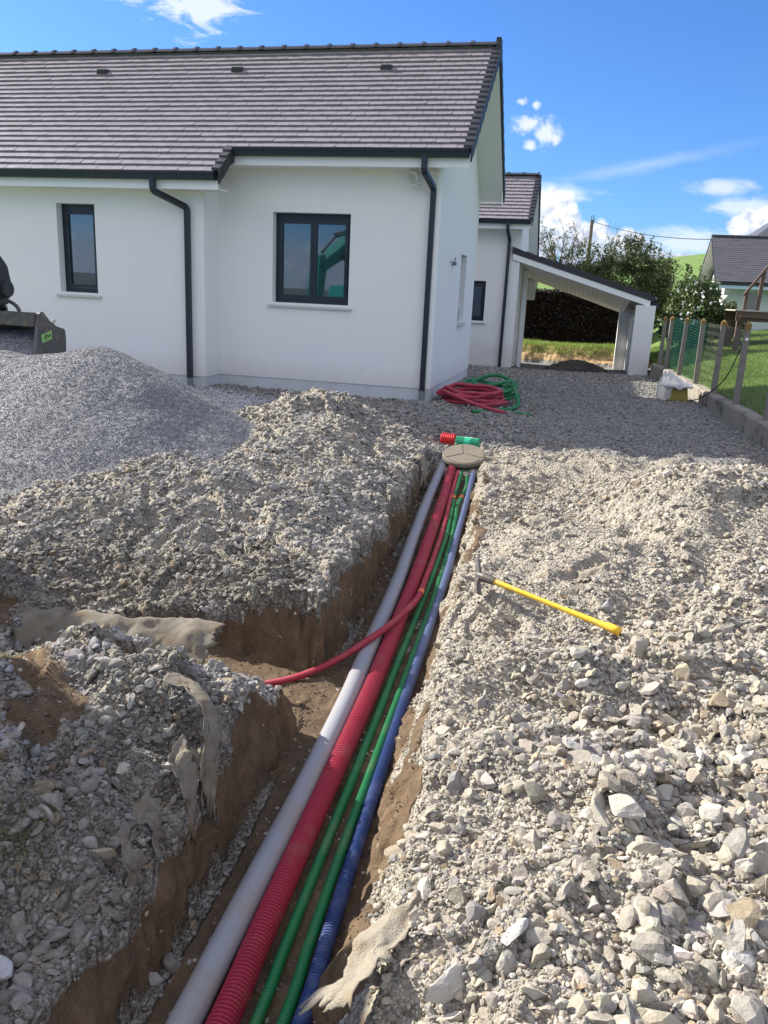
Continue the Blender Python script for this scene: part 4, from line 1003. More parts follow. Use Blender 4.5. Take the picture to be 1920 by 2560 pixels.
    for y0, y1, sgn in ((YE+.25, YR, 1), (YR, 2*YR-YE, -1)):
        z0 = (ZE+K*(y0-YE)) if sgn > 0 else ZR; z1 = ZR if sgn > 0 else ZE
        m.prism([(y0, z0-zo-.02), (y1, z1-zo-.02), (y1, z1-zo), (y0, z0-zo)] , 'x', 0.001, XV-.014)
    m.prism([(4.137, ZE-.235), (2*YR-YE, ZE-.235), (2*YR-YE, ZE-.22), (4.137, ZE-.22)], 'x', -.3, XV-.02)
    m.prism([(3.95, ZE-.235), (2*YR-YE, ZE-.235), (2*YR-YE, ZE-.12), (3.95, ZE+.12)], 'x', XV-.03, XV-.014)
    m.build('soffit', M_soffit, H)
    gutter(H, WX+.43, XV-.035, YE+.02, ZE-.005); gutter(H, XL, WX+.42-.045, yl+.02, zl-.005)
    downpipe(H, [(-.17, YE-.04, ZE-.09), (-.17, YE-.04, ZE-.29), (-.10, -.055, ZE-.46), (-.10, -.055, -.03)])
    downpipe(H, [(-3.93, yl-.04, zl-.09), (-3.93, yl-.04, zl-.27), (-3.60, -WD-.055, zl-.45), (-3.60, -WD-.055, -.03)])
    for x, y in ((-.10, -.055), (-3.60, -WD-.055)):
        m = MB(); m.tube([(x, y, -.45), (x, y, -.02)], .044, 14); m.build('pipe_shoe', M_rain, H)
    # --- windows
    window(H, *hw[:2], 0, *hw[2:], 2); window(H, *hl[:2], -WD, *hl[2:], 1)
    window(H, *hb[:2], W2Y, *hb[2:], 1, rec=.10)
    o = MB(); o.box(-.20, -.16, gy0, gy1, gz0, gz1); w = o.build('window', M_anth, H)
    o = MB(); o.box(-.158, -.15, gy0+.06, gy1-.06, gz0+.06, gz1-.06); o.build('pane', M_glass, w)
    o = MB(); o.box(-.15, .05, gy0-.05, gy1+.05, gz0-.055, gz0-.01); o.build('sill', M_sill, w)
    # --- flood light under the eave and a cable stub on the gable wall
    m = MB(); m.hexa([(-.42,-.16,2.83),(-.30,-.19,2.79),(-.285,-.12,2.77),(-.405,-.09,2.81),(-.46,-.18,3.0),(-.33,-.21,2.97),(-.315,-.12,2.95),(-.445,-.09,2.98)])
    m.bar((-.36,-.10,2.92), (-.33,-.005,2.96), .05); fl = m.build('flood_light', pmat('light_plastic', (.72, .72, .70), .35), H)
    g = MB(); g.hexa([(-.415,-.165,2.84),(-.31,-.192,2.805),(-.31,-.186,2.805),(-.415,-.158,2.84),(-.45,-.186,2.98),(-.345,-.212,2.95),(-.345,-.206,2.95),(-.45,-.178,2.98)]); g.build('lens', pmat('lens_grey', (.42, .42, .40), .2), fl)
    m = MB(); m.tube([(0, 1.12, 1.87), (.03, 1.12, 1.87), (.06, 1.14, 1.86), (.07, 1.22, 1.94), (.05, 1.30, 1.90), (.03, 1.26, 1.84), (.05, 1.32, 1.85)], .008, 6); m.box(.02, .06, 1.32, 1.44, 1.83, 1.88)
    m.build('cable_stub', pmat('cable_grey', (.16, .16, .16), .6), H)
    # --- rear wing roof
    k2 = .80; ye2, ze2 = 8.87, 3.24; 
    rr = tiled_slope('rear_roof', -7, .67-.06, ye2, ze2-.02, k2, 13, .15, .212, H, M_tile, 9)
    zr2 = ze2+k2*(10.35-ye2)
    m = MB(); m.prism([(ye2+.02, ze2-.07), (10.35, zr2-.05), (13.3, zr2-.05-2.55), (13.3, zr2-.12-2.55), (10.35, zr2-.14), (ye2+.02, ze2-.12)], 'x', -7, .64); m.build('rear_roof_deck', M_tiledark, H)
    m = MB(); verge_tiles(m, .67, ye2, ze2, k2, 13, .145, drop=.15); m.build('verge_tile', M_tiledark, H); m = MB(); verge_tiles(m, .67, 13.3, zr2-2.55, .864, 26, .150, flip=-1, drop=.15); m.build('verge_tile', M_tiledark, H)
    ridge_caps(H, -7, .65, 10.35, zr2+.045); gutter(H, -7, .63, ye2+.02, ze2-.005)
    m = MB(); m.box(-7, .62, ye2+.03, ye2+.05, ze2-.235, ze2-.075); m.build('fascia', M_pvc, H)
    m = MB(); m.box(-7, W2X-.02, ye2+.05, W2Y-.001, ze2-.225, ze2-.21)
    m.prism([(9.05, ze2+.0), (10.35, zr2-.17), (13.25, zr2-2.72), (13.25, zr2-2.70), (10.35, zr2-.15), (9.05, ze2+.02)], 'x', W2X+.001, .655)
    m.box(W2X-.28, .655, 12.95, 13.0, 1.36, 1.92); m.build('soffit', M_soffit, H)
    downpipe(H, [(.10, ye2-.04, ze2-.09), (.10, ye2-.04, ze2-.27), (.13, W2Y-.055, ze2-.46), (.13, W2Y-.055, -.36)])
    return H
make_house()

def make_bottle():
    m = MB(); prof = [(.001, 0), (.032, .002), (.034, .02), (.034, .15), (.026, .185), (.013, .205), (.013, .225), (.001, .226)]
    n = 14; V = [(r*math.cos(6.2832*i/n), r*math.sin(6.2832*i/n), z) for r, z in prof for i in range(n)]
    F = [(a*n+i, a*n+(i+1) % n, (a+1)*n+(i+1) % n, (a+1)*n+i) for a in range(len(prof)-1) for i in range(n)]; m.add(V, F)
    mat = pmat('clear_plastic', (.55, .62, .66), .15); mat.node_tree.nodes['Principled BSDF'].inputs['Transmission Weight'].default_value = .6
    o = m.build('water_bottle', mat, None, True); o.location = (-.05, 2.52, .91); o.scale = (1.2, 1.2, 1.25); tag(o, 'clear plastic water bottle standing on the gable window sill', 'bottle')
make_bottle()

def make_carport():
    e = empty('carport'); tag(e, 'white lean-to carport with a sloping dark tiled edge beside the house', 'carport')
    y0, y1 = 9.34, 13.0; xa, xb = .44, 3.74; za, zb = 2.50, 1.55
    def zt(x): return za+(zb-za)*(x-xa)/(xb-xa)
    m = MB(); L = xb-xa+.22; n = 10
    for i in range(n):          # stepped verge tiles along the front edge
        a, b = xa-.22+L*i/n, xa-.22+L*(i+1)/n+.015
        m.hexa([(a, y0-.10, zt(a)-.10), (b, y0-.10, zt(b)-.10), (b, y0+.12, zt(b)-.10), (a, y0+.12, zt(a)-.10), (a, y0-.102, zt(a)+.062), (b, y0-.102, zt(b)+.038), (b, y0+.12, zt(b)+.038), (a, y0+.12, zt(a)+.062)])
    m.build('verge_tile', M_tiledark, e)
    def zr(x): return 1.93-.312*(x-.56)          # underside at the back, which hangs lower
    m = MB(); xe = xb+.08
    m.hexa([(xa, y0+.1, zt(xa)-.02), (xe, y0+.1, zt(xe)-.02), (xe, y1+.1, zr(xe)+.19), (xa, y1+.1, zr(xa)+.19), (xa, y0+.1, zt(xa)+.03), (xe, y0+.1, zt(xe)+.03), (xe, y1+.1, zr(xe)+.24), (xa, y1+.1, zr(xa)+.24)]); m.build('roof', M_tile, e)
    m = MB(); m.hexa([(xa-.2, y0-.085, zt(xa-.2)-.24), (xb-.08, y0-.085, zt(xb-.08)-.24), (xb-.08, y0-.06, zt(xb-.08)-.24), (xa-.2, y0-.06, zt(xa-.2)-.24), (xa-.2, y0-.085, zt(xa-.2)-.095), (xb-.08, y0-.085, zt(xb-.08)-.095), (xb-.08, y0-.06, zt(xb-.08)-.095), (xa-.2, y0-.06, zt(xa-.2)-.095)]); m.build('fascia', M_pvc, e)
    m = MB()                     # boarded ceiling
    for i in range(24):
        a, b = xa+(3.2-xa)*i/24, xa+(3.2-xa)*(i+1)/24-.006
        m.hexa([(a, y0-.06, zt(a)-.235), (b, y0-.06, zt(b)-.235), (b, y1, zr(b)), (a, y1, zr(a)), (a, y0-.06, zt(a)-.21), (b, y0-.06, zt(b)-.21), (b, y1, zr(b)+.025), (a, y1, zr(a)+.025)])
    m.build('ceiling', M_soffit, e)
    for q in ((3.34, 3.80, y0-.12, y0+.16, -.6, 1.36), (3.10, 3.50, 12.55, 12.85, -.9, 1.25)): m = MB(); m.box(*q); m.build('pier', M_render, e)
    m = MB(); m.hexa([(3.40, y0+.162, -.7), (3.78, y0+.162, -.7), (3.78, 12.6, -.9), (3.40, 12.6, -.9), (3.40, y0+.162, 1.22), (3.78, y0+.162, 1.22), (3.78, 12.6, .95), (3.40, 12.6, .95)]); m.build('side_wall', M_render, e)
    m = MB(); m.box(3.70, 3.86, y0-.1, y1, 1.33, 1.43); m.build('gutter', M_anth, e)
    m = MB(); m.box(.47, .56, 10.6, 10.72, -.5, 2.1); m.build('door_post', M_pvc, e)
make_carport()

# ------------------------------------------------------------------ excavator: bucket on the heap, boom out of frame but mirrored in the window
def make_excavator():
    e = empty('excavator', (-4.5, -3.8, -.3)); tag(e, 'worn digger bucket and arm resting on the chippings heap at the left edge', 'excavator'); L = Vector(e.location)
    def put(m, name, mat, parent=e, smooth=False):
        m.V = [tuple(Vector(v)-L) for v in m.V]; return m.build(name, mat, parent, smooth)
    bx0, bx1 = -5.05, -3.90; by = -3.75
    prof = [(by-.02, .40), (by+.03, .60), (by+.10, .93), (by+.14, .965), (by+.19, .96), (by+.30, .86), (by+.42, .795), (by+.55, .765), (by+.58, .74), (by+.585, .62), (by+.57, .43), (by+.45, .34), (by+.1, .34)]
    m = MB(); m.prism(prof, 'x', bx1-.028, bx1); m.prism(prof, 'x', bx0, bx0+.028)
    # curved back sheet
    back = [(by+.10, .93), (by+.19, .95), (by+.32, .80), (by+.45, .68), (by+.5, .55), (by+.45, .40), (by+.1, .36)]
    for (a, b), (c, d) in zip(back[:-1], back[1:]):
        p, q = Vector((0, a, b)), Vector((0, c, d)); n = Vector((0, (q-p).z, -(q-p).y)).normalized()*.025
        m.hexa([(bx0+.03, a, b), (bx1-.03, a, b), (bx1-.03, c, d), (bx0+.03, c, d), (bx0+.03, a+n.y, b+n.z), (bx1-.03, a+n.y, b+n.z), (bx1-.03, c+n.y, d+n.z), (bx0+.03, c+n.y, d+n.z)])
    m.box(bx0+.02, bx1-.035, by+.06, by+.10, .80, .955)
    m.bar((-4.68, by+.06, .80), (-4.64, by+.25, .56), .05, .09)
    b = put(m, 'bucket', M_dark)
    m = MB(); m.prism([(by-.026, .40), (by+.028, .61), (by+.098, .94), (by+.120, .94), (by+.05, .60), (by, .40)], 'x', bx1-.032, bx1+.004); put(m, 'cutting_edge', M_steel, b)
    m = MB(); pts = [(x+.16, by+.14, z) for x, z in ((-4.70, .95), (-4.71, 1.05), (-4.64, 1.09), (-4.50, 1.075), (-4.38, 1.02), (-4.33, .95))]
    m.tube(spline(pts, .03), .022, 8); m.bar((-4.45, by+.14, .95), (-4.45, by+.14, 1.07), .03); put(m, 'lifting_eye', M_dark, b)
    m = MB(); a, c2 = (by+.12, .66), (by+.31, .70)
    m.hexa([(bx1+.002, by+.13, .615), (bx1+.005, by+.13, .615), (bx1+.005, by+.31, .655), (bx1+.002, by+.31, .655), (bx1+.002, by+.12, .705), (bx1+.005, by+.12, .705), (bx1+.005, by+.31, .755), (bx1+.002, by+.31, .755)])
    st = put(m, 'sticker', pmat('green_sticker', (.28, .50, .14), .5, var=.2, vscale=40), b)
    m = MB()
    for i, (p, q) in enumerate((((.17, .655), (.20, .71)), ((.20, .65), (.23, .715)), ((.25, .67), (.275, .72)), ((.235, .69), (.285, .695)))):
        m.bar((bx1+.007, by+p[0], p[1]), (bx1+.007, by+q[0], q[1]), .010, .004, up=(1, 0, 0))
    put(m, 'sticker_marks', pmat('sticker_ink', (.05, .07, .03), .6), b)
    # load of chippings inside
    xs, ys = np.meshgrid(np.linspace(bx0+.03, bx1-.03, 50), np.linspace(by-.05, by+.46, 26))
    zz = .50+.34*(ys-by)/.46+.05*fbm(xs*3, ys*3, seed=5)+.008*RNG.normal(size=xs.shape)
    i = np.arange(25)[:, None]*50+np.arange(49)[None]; F = np.stack([i, i+1, i+51, i+50], -1).reshape(-1, 4)
    fastmesh('load', np.stack([xs, ys, zz], -1).reshape(-1, 3)-np.array(L), F, M_grit, b, True)
    # coupler and linkage
    m = MB(); cx = -4.36
    m.prism([(by-.25, 1.62), (by-.05, 1.60), (by+.10, 1.45), (by+.14, 1.28), (by+.10, 1.10), (by-.02, 1.05), (by-.12, 1.12), (by-.20, 1.30)], 'x', cx-.10, cx+.10)
    m.tube([(cx-.13, by+.02, 1.20), (cx+.16, by+.02, 1.20)], .09, 14); m.tube([(cx-.13, by-.02, 1.07), (cx+.15, by-.02, 1.07)], .04, 10); m.tube([(cx-.12, by-.1, 1.52), (cx+.13, by-.1, 1.52)], .05, 10)
    m.bar((cx+.02, by+.0, 1.06), (cx-.06, by+.16, .96), .12, .05)
    put(m, 'coupler', pmat('greasy_steel', (.03, .032, .036), .45, var=.4, vscale=12))
    m = MB(); m.prism([(-4.38, 1.42), (-4.40, 1.62), (-6.3, 1.92), (-6.3, 1.52)], 'y', by-.16, by+.06); put(m, 'arm', M_kgreen)
make_excavator()
def make_second_excavator():
    e = empty('excavator', (-4.3, -9.5, -.4)); tag(e, 'green excavator standing beside the trench, its boom mirrored in the larger front window', 'excavator'); L = Vector(e.location)
    def put(m, name, mat, parent=e, smooth=False):
        m.V = [tuple(Vector(v)-L) for v in m.V]; return m.build(name, mat, parent, smooth)
    m = MB(); a = -4.25
    m = MB(); m.prism([(-6.9, 2.15), (-7.3, 2.2), (-7.45, 1.9), (-7.2, 1.2), (-6.95, .15), (-6.75, .15), (-6.75, 1.3)], 'x', a-.12, a+.12); put(m, 'arm', M_kgreen)
    m = MB(); m.prism([(-7, 1.98), (-7.25, 2.08), (-8.6, 2.48), (-9.7, 2.80), (-10.35, 2.72), (-11.1, 2.1), (-11.9, 1.0), (-11.1, .7), (-10.8, .8), (-10.8, 1.75), (-10.1, 2.3), (-9.4, 2.32), (-7.2, 1.80)], 'x', a-.16, a+.16); put(m, 'boom', M_kgreen)
    m = MB(); m.tube([(a+.2, -11.6, .9), (a+.2, -10.5, 1.75)], .07, 12); m.tube([(a+.2, -10.55, 1.7), (a+.2, -10.0, 2.3)], .035, 10); m.tube([(a, -9.9, 2.95), (a, -8.5, 2.72)], .07, 12); m.tube([(a, -8.5, 2.7), (a, -7.4, 2.25)], .035, 10); put(m, 'hydraulic_cylinder', M_steel)
    m = MB(); m.tube([(a+.18, -11.2, 2.1), (a+.22, -10.2, 2.9), (a+.2, -9.6, 2.95), (a+.2, -9.2, 2.6)], .03, 8); m.tube([(a+.18, -9.2, 2.5), (a+.22, -8.9, 2.0), (a+.2, -8.5, 2.2)], .028, 8); m.tube([(a+.18, -9.9, 2.5), (a+.3, -9.6, 1.7), (a+.2, -9.2, 2.3)], .028, 8); put(m, 'hose', M_black)
    m = MB(); m.box(-5.3, -2.75, -12.4, -9.9, .35, 1.10); m.box(-3.75, -2.75, -9.9, -8.5, .35, .8); m.prism([(-12.4, 1.10), (-10.9, 1.10), (-11.1, 1.5), (-12.3, 1.55)], 'x', -5.2, -3.8); put(m, 'body', M_kgreen)
    m = MB(); m.prism([(-10.1, .8), (-8.45, .8), (-8.35, 1.7), (-8.6, 2.75), (-10.1, 2.75)], 'x', -3.72, -2.8); put(m, 'shade_cab', M_black)  # unseen cab, added right of the boom to shade the near left bank
    for x0 in (-5.4, -3.2):
        m = MB(); pr = [(-12.0+.25*math.cos(t)-.0, -.08+.28*math.sin(t)) for t in np.linspace(math.pi/2, 3*math.pi/2, 8)]+[(-9.2+.25*math.cos(t), -.08+.28*math.sin(t)) for t in np.linspace(-math.pi/2, math.pi/2, 8)]
        m.prism(pr, 'x', x0, x0+.38); put(m, 'track', M_black)

make_second_excavator()

# ------------------------------------------------------------------ right side: low wall, fence, tub
def kerb_x(y): return float(ip(y, [-14, -1.2, 8.5, 12], [5.25, 4.47, 3.90, 3.72]))
def make_low_wall():
    m = MB(); ys = np.arange(-12.5, 9.21, .14); V = []
    for y in ys:
        x = kerb_x(y); j = .004*math.sin(y*1.9)+.004*math.sin(y*5.7)
        for dx, z in ((-.01, -.5), (0, -.03+j), (.025, .0+j*1.5), (.17, .005+j), (.18, -.5)): V.append((x+dx+.3*j, y, z))
    F = [(5*i+k, 5*i+k+1, 5*i+6+k, 5*i+5+k)[::-1] for i in range(len(ys)-1) for k in range(4)]+[(4, 3, 2, 1, 0), tuple(range(5*len(ys)-5, 5*len(ys)))]
    m.add(V, F); o = m.build('low_wall', pmat('mossy_concrete', (.27, .245, .20), .95, var=.3, vscale=4, bump=.8, bscale=45, bdist=.01, dirt=((.05, .05, .03), .85, 2.6)))
    tag(o, 'low stained concrete kerb wall under the fence posts', 'low wall')
make_low_wall()
M_lichen = pmat('post_lichen', (.22, .14, .05), .95, var=.35, vscale=30)
POSTS = [-.75, .95, 2.5, 4.05, 5.85, 7.6, 8.55]
PLAB = ['concrete fence post cut off by the right edge of the photo', 'thickest nearest full fence post with orange lichen and a white knob', 'grey fence post next after the lichen covered one, in shade', 'fence post where the green netting begins', 'fence post in the middle of the green netting', 'fence post at the far end of the green netting', 'farthest fence post beside the carport pier']
def make_posts():
    for i, (y, lab) in enumerate(zip(POSTS, PLAB)):
        x = kerb_x(y)+.10; h = 1.27-.012*i; e = empty('fence_post', (x, y, -.06)); lean = (random.uniform(-.012, .012), random.uniform(-.02, .02), R(random.uniform(-4, 4))); e.rotation_euler = lean
        m = MB(); w = .044; t = .038
        m.hexa([(-w, -w, 0), (w, -w, 0), (w, w, 0), (-w, w, 0), (-t, -t, h-.09), (t, -t, h-.09), (t, t, h-.09), (-t, t, h-.09)])
        for k in range(6): m.box(-.008, .008, -w-.004, -w+.02, .12+k*.19, .135+k*.19)
        m.build('shaft', M_conc, e)
        m = MB(); m.hexa([(-t-.003, -t-.003, h-.16 if i in (1, 6) else h-.10), (t+.003, -t-.003, h-.10), (t+.003, t+.003, h-.1), (-t-.003, t+.003, h-.1), (-t-.004, -t-.004, h-.035), (t+.004, -t-.004, h-.035), (t+.004, t+.004, h-.035), (-t-.004, t+.004, h-.035)])
        m.add([(-t-.004, -t-.004, h-.034), (t+.004, -t-.004, h-.034), (t+.004, t+.004, h-.034), (-t-.004, t+.004, h-.034), (0, 0, h+.012)], [(0, 1, 4), (1, 2, 4), (2, 3, 4), (3, 0, 4)])
        m.build('cap', M_lichen, e)
        if i == 1:
            m = MB(); m.tube([(.0, -.06, h-.25), (.0, -.045, h-.25)], .024, 10); m.build('knob', M_pvc, e)
        tag(e, lab, 'fence post', 'concrete posts along the low wall')
make_posts()
def make_nets():
    mat = pmat('green_plastic_net', (.008, .10, .075), .5); wire = pmat('netting_wire', (.16, .19, .16), .5, metal=.3)
    m = MB(); ya, yb = 4.1, 7.55; n = int((yb-ya)/.055)
    for i in range(n+1):
        y = ya+(yb-ya)*i/n; x = kerb_x(y)+.15; m.bar((x, y, -.02), (x+.01, y+.02, 1.12), .0028, .004)
    for k in range(24):
        z = -.01+k*.049; P = [(kerb_x(y)+.151+.012*math.sin(y*5), y, z+.015*math.sin(y*2.5+k*.3)) for y in np.linspace(ya, yb, 14)]
        for p, q in zip(P[:-1], P[1:]): m.bar(p, q, .0035, .005)
    tag(m.build('plastic_netting', mat), 'green plastic barrier netting stretched between the far fence posts', 'netting')
    for ya, yb, lab in ((-2.6, 4.05, 'thin grey wire netting between the nearer fence posts'), (7.6, 9.0, 'short run of wire netting at the far end of the fence')):
        m = MB(); n = int((yb-ya)/.075)
        for i in range(n):
            y = ya+i*.075
            for sg in (1, -1):
                P = []
                for k in range(19):
                    yy = y+.0375*(1+sg*(1 if k % 2 else -1)*.92); P.append((kerb_x(yy)+.155+.004*sg, yy, -.02+k*.062))
                m.tube(P, .0013, 3, False)
        tag(m.build('wire_netting', wire), lab, 'netting')
    m = MB(); m.tube(spline([(3.98, 2.55, -.17), (4.15, 2.2, -.05), (4.36, 1.75, .28), (4.43, 1.3, .72), (4.47, .98, 1.12)], .05), .009, 6)
    tag(m.build('cable', M_black), 'dark cable rising from the tub to the nearest full fence post', 'cable')
make_nets()
def make_tub():
    e = empty('mortar_tub', (3.82, 2.95, -.20), R(12))
    m = MB(); m.hexa([(-.17, -.15, 0), (.17, -.15, 0), (.17, .15, 0), (-.17, .15, 0), (-.145, -.12, .215), (.145, -.12, .215), (.145, .12, .215), (-.145, .12, .215)])
    m.box(-.185, .185, -.165, -.151, -.004, .016)
    m.build('tub', pmat('yellow_tub', (.24, .19, .025), .5, var=.15, dirt=((.25, .2, .08), .4, 9)), e)
    m = MB(); m.box(-.25, .22, -.18, .18, .218, .235); m.build('lid', pmat('grey_board', (.30, .29, .27), .8), e)
    tag(e, 'upturned yellow tub under plastic sheet beside the low wall', 'tub')
    nu, nv = 60, 40; th, ph = np.meshgrid(np.linspace(0, 2*np.pi, nu), np.linspace(0, 1, nv))
    rr = np.interp(ph, [0, .25, .5, .62, .8, 1], [.02, .13, .24, .265, .275, .27]); zz = np.interp(ph, [0, .1, .3, .5, .62, 1], [.43, .425, .34, .26, .235, .205])
    n1 = fbm(np.cos(th)*2.2, np.sin(th)*2.2, ph*3, oct=4, seed=61)
    x = rr*np.cos(th)*(1+.16*n1)-.03*(1-ph)*2-.02; y = rr*.72*np.sin(th)*(1+.16*n1); z = zz+.05*n1*(1-ph)+.03*fbm(th*2.5, ph*6, oct=3, seed=63)
    x = x-.10*np.clip((zz-.25)/.18, 0, 1); drape = (np.cos(th) < -.35) & (ph > .8); z = np.where(drape, z-(ph-.8)*1.05, z)
    V = np.stack([x, y, z], -1).reshape(-1, 3); i = np.arange(nv-1)[:, None]*nu+np.arange(nu-1)[None]; F = np.stack([i, i+1, i+nu+1, i+nu], -1).reshape(-1, 4)
    mat = bpy.data.materials.new('translucent_plastic'); mat.use_nodes = True; t = NT(mat.node_tree); b = t.n['Principled BSDF']
    b.inputs['Base Color'].default_value = (.72, .73, .74, 1); b.inputs['Roughness'].default_value = .3
    tp = t.node('ShaderNodeBsdfTransparent'); tl = t.node('ShaderNodeBsdfTranslucent'); tl.inputs[0].default_value = (.8, .8, .8, 1)
    m1 = t.node('ShaderNodeMixShader'); m1.inputs[0].default_value = .35; m2 = t.node('ShaderNodeMixShader'); m2.inputs[0].default_value = .25
    t.l.new(b.outputs[0], m1.inputs[1]); t.l.new(tl.outputs[0], m1.inputs[2]); t.l.new(m1.outputs[0], m2.inputs[1]); t.l.new(tp.outputs[0], m2.inputs[2]); t.l.new(m2.outputs[0], t.n['Material Output'].inputs[0])
    o = fastmesh('plastic_sheet', V, F, mat, smooth=True); o.location = (3.80, 2.95, -.185); o.rotation_euler = (0, 0, R(12))
    tag(o, 'crumpled clear plastic sheet draped over the yellow tub', 'plastic sheet')
make_tub()

# ------------------------------------------------------------------ land beyond
M_lawn = pmat('lawn_soil', (.10, .17, .03), .95, var=.3, vscale=5)
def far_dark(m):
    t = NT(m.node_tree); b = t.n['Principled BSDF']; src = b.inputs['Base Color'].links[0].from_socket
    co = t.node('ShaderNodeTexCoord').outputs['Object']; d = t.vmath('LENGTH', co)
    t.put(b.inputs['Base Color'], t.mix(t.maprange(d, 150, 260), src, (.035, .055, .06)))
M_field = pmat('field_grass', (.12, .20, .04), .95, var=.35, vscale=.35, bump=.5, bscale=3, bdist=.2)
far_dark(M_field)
def lawn_z(x, y):
    return -.02+.19*np.maximum(x-4.45, 0)*np.clip(1-(x-4.45)/22, .4, 1)+.022*np.maximum(y, 0)*np.clip((x-3.9)/1.0, 0, 1)+.03*fbm(x*.8, y*.8, oct=2, seed=71)
def make_lawn():
    ys = np.arange(-13, 26, .35); us = np.r_[np.arange(0, 1.2, .06), np.arange(1.2, 13, .35)]
    Yg, U = np.meshgrid(ys, us, indexing='ij'); X = ip(Yg, [-14, -1.2, 8.5, 26], [5.25, 4.47, 3.90, 3.0])+.175+U
    Z = lawn_z(X, Yg); Z = np.where(U < .03, -.02, Z)
    h, w = X.shape; i = np.arange(h-1)[:, None]*w+np.arange(w-1)[None]; F = np.stack([i, i+1, i+w+1, i+w], -1).reshape(-1, 4)
    struct(fastmesh('lawn', np.stack([X, Yg, Z], -1).reshape(-1, 3), F, M_lawn, smooth=True))
make_lawn()
def blades(name, x, y, z, h, w, mat, label, rng, lean=.5):
    n = len(x); a = rng.uniform(0, 6.283, n); lx, ly = rng.normal(0, lean, n)*h, rng.normal(0, lean, n)*h
    dx, dy = np.cos(a)*w, np.sin(a)*w
    A = np.stack([x-dx, y-dy, z-.005], -1); B = np.stack([x+dx, y+dy, z-.005], -1); C = np.stack([x+lx, y+ly, z+h], -1)
    V = np.stack([A, B, C], 1).reshape(-1, 3); F = np.arange(3*n).reshape(-1, 3)
    o = fastmesh(name, V, F, mat); o['kind'] = 'stuff'; o['label'] = label; o['category'] = 'grass'; return o
def make_grass():
    rng = np.random.default_rng(31); n = 150000
    y = -2.5+17*rng.uniform(0, 1, n)**1.0; x = ip(y, [-14, -1.2, 8.5, 26], [5.25, 4.47, 3.90, 3.0])+.18+6.0*rng.uniform(0, 1, n)**1.5
    blades('grass', x, y, lawn_z(x, y), rng.uniform(.02, .055, n), rng.uniform(.003, .006, n), M_grass, 'short green lawn grass behind the fence', rng)
    n = 16000; x = rng.uniform(-2.2, 3.9, n); y = rng.uniform(13.75, 16.2, n); z = terrain(x[None], y[None])[0][0]
    ok = z > -.22; x, y, z = x[ok], y[ok], z[ok]; tall = 1+1.2*np.clip(vnoise(x*1.6, y*1.6, seed=5), 0, 1)
    blades('weeds', x, y, z, rng.uniform(.03, .11, len(x))*tall, rng.uniform(.006, .014, len(x)), M_weed, 'rough green weeds on the earth bank behind the carport', rng, .6)
    n = 260; x = rng.normal(.70, .055, n); y = rng.normal(-10.10, .05, n); z = terrain(x[None], y[None])[0][0]
    blades('grass', x, y, z, rng.uniform(.03, .12, n), rng.uniform(.0012, .0022, n), M_straw, 'sparse grass tuft on the near left bank', rng, .8)
    n = 200; x = rng.normal(-.12, .08, n); y = rng.normal(-9.35, .06, n); z = terrain(x[None], y[None])[0][0]
    blades('grass', x, y, z, rng.uniform(.03, .09, n), rng.uniform(.0012, .0022, n), M_straw, 'sparse grass tuft at the left edge above the side trench', rng, .8)
make_grass()
def far_z(x, y):
    s = np.clip((y-24)/85, 0, 1); hill = 8.6*s*s*(3-2*s)*np.clip(.78+.018*x, .35, 1.25)
    d = np.hypot(x, y); back = 9*np.clip((d-350)/500, 0, 1)*(.6+.4*np.sin(np.arctan2(x, y)*7))*(y < 0)
    return -.85+hill+back
def make_far():
    r = np.r_[0, np.geomspace(6, 900, 70)]; a = np.linspace(0, 2*np.pi, 120, endpoint=False)
    Rr, A = np.meshgrid(r, a, indexing='ij'); X, Yv = Rr*np.sin(A), Rr*np.cos(A); Z = far_z(X, Yv)+.05*fbm(X*.2, Yv*.2, seed=3)
    h, w = X.shape; i = np.arange(h-1)[:, None]*w+np.arange(w)[None]; j = np.arange(h-1)[:, None]*w+(np.arange(w)+1)[None] % w
    F = np.stack([i, i+w, j+w, j], -1).reshape(-1, 4)
    struct(fastmesh('field', np.stack([X, Yv, Z], -1).reshape(-1, 3), F, M_field, smooth=True))
make_far()

# ------------------------------------------------------------------ plants
def leaf_cloud(P, size, rng, aspect=.5):
    """one folded leaf-sized quad per point"""
    n = len(P); d = rng.normal(size=(n, 3)); d /= np.linalg.norm(d, axis=1)[:, None]; u = rng.normal(size=(n, 3)); u -= d*(u*d).sum(1)[:, None]; u /= np.linalg.norm(u, axis=1)[:, None]
    s = size*rng.uniform(.6, 1.4, n)[:, None]
    V = np.stack([P-d*s, P+u*s*aspect, P+d*s, P-u*s*aspect], 1).reshape(-1, 3); F = np.arange(4*n).reshape(-1, 4); return V, F
def crown_points(c, rad, n, rng, lumps=40, lump_r=.3, shell=.35, squash=1.0):
    c = np.array(c); rad = np.array(rad)
    d = rng.normal(size=(lumps, 3)); d /= np.linalg.norm(d, axis=1)[:, None]; r = rng.uniform(shell, 1, lumps)**.6
    L = c+d*r[:, None]*rad*(1-lump_r*.5); k = rng.integers(0, lumps, n); q = rng.normal(size=(n, 3)); q /= np.linalg.norm(q, axis=1)[:, None]
    return L[k]+q*(rng.uniform(.0, 1, n)**.5)[:, None]*rad*lump_r*rng.uniform(.7, 1.3, lumps)[k][:, None]
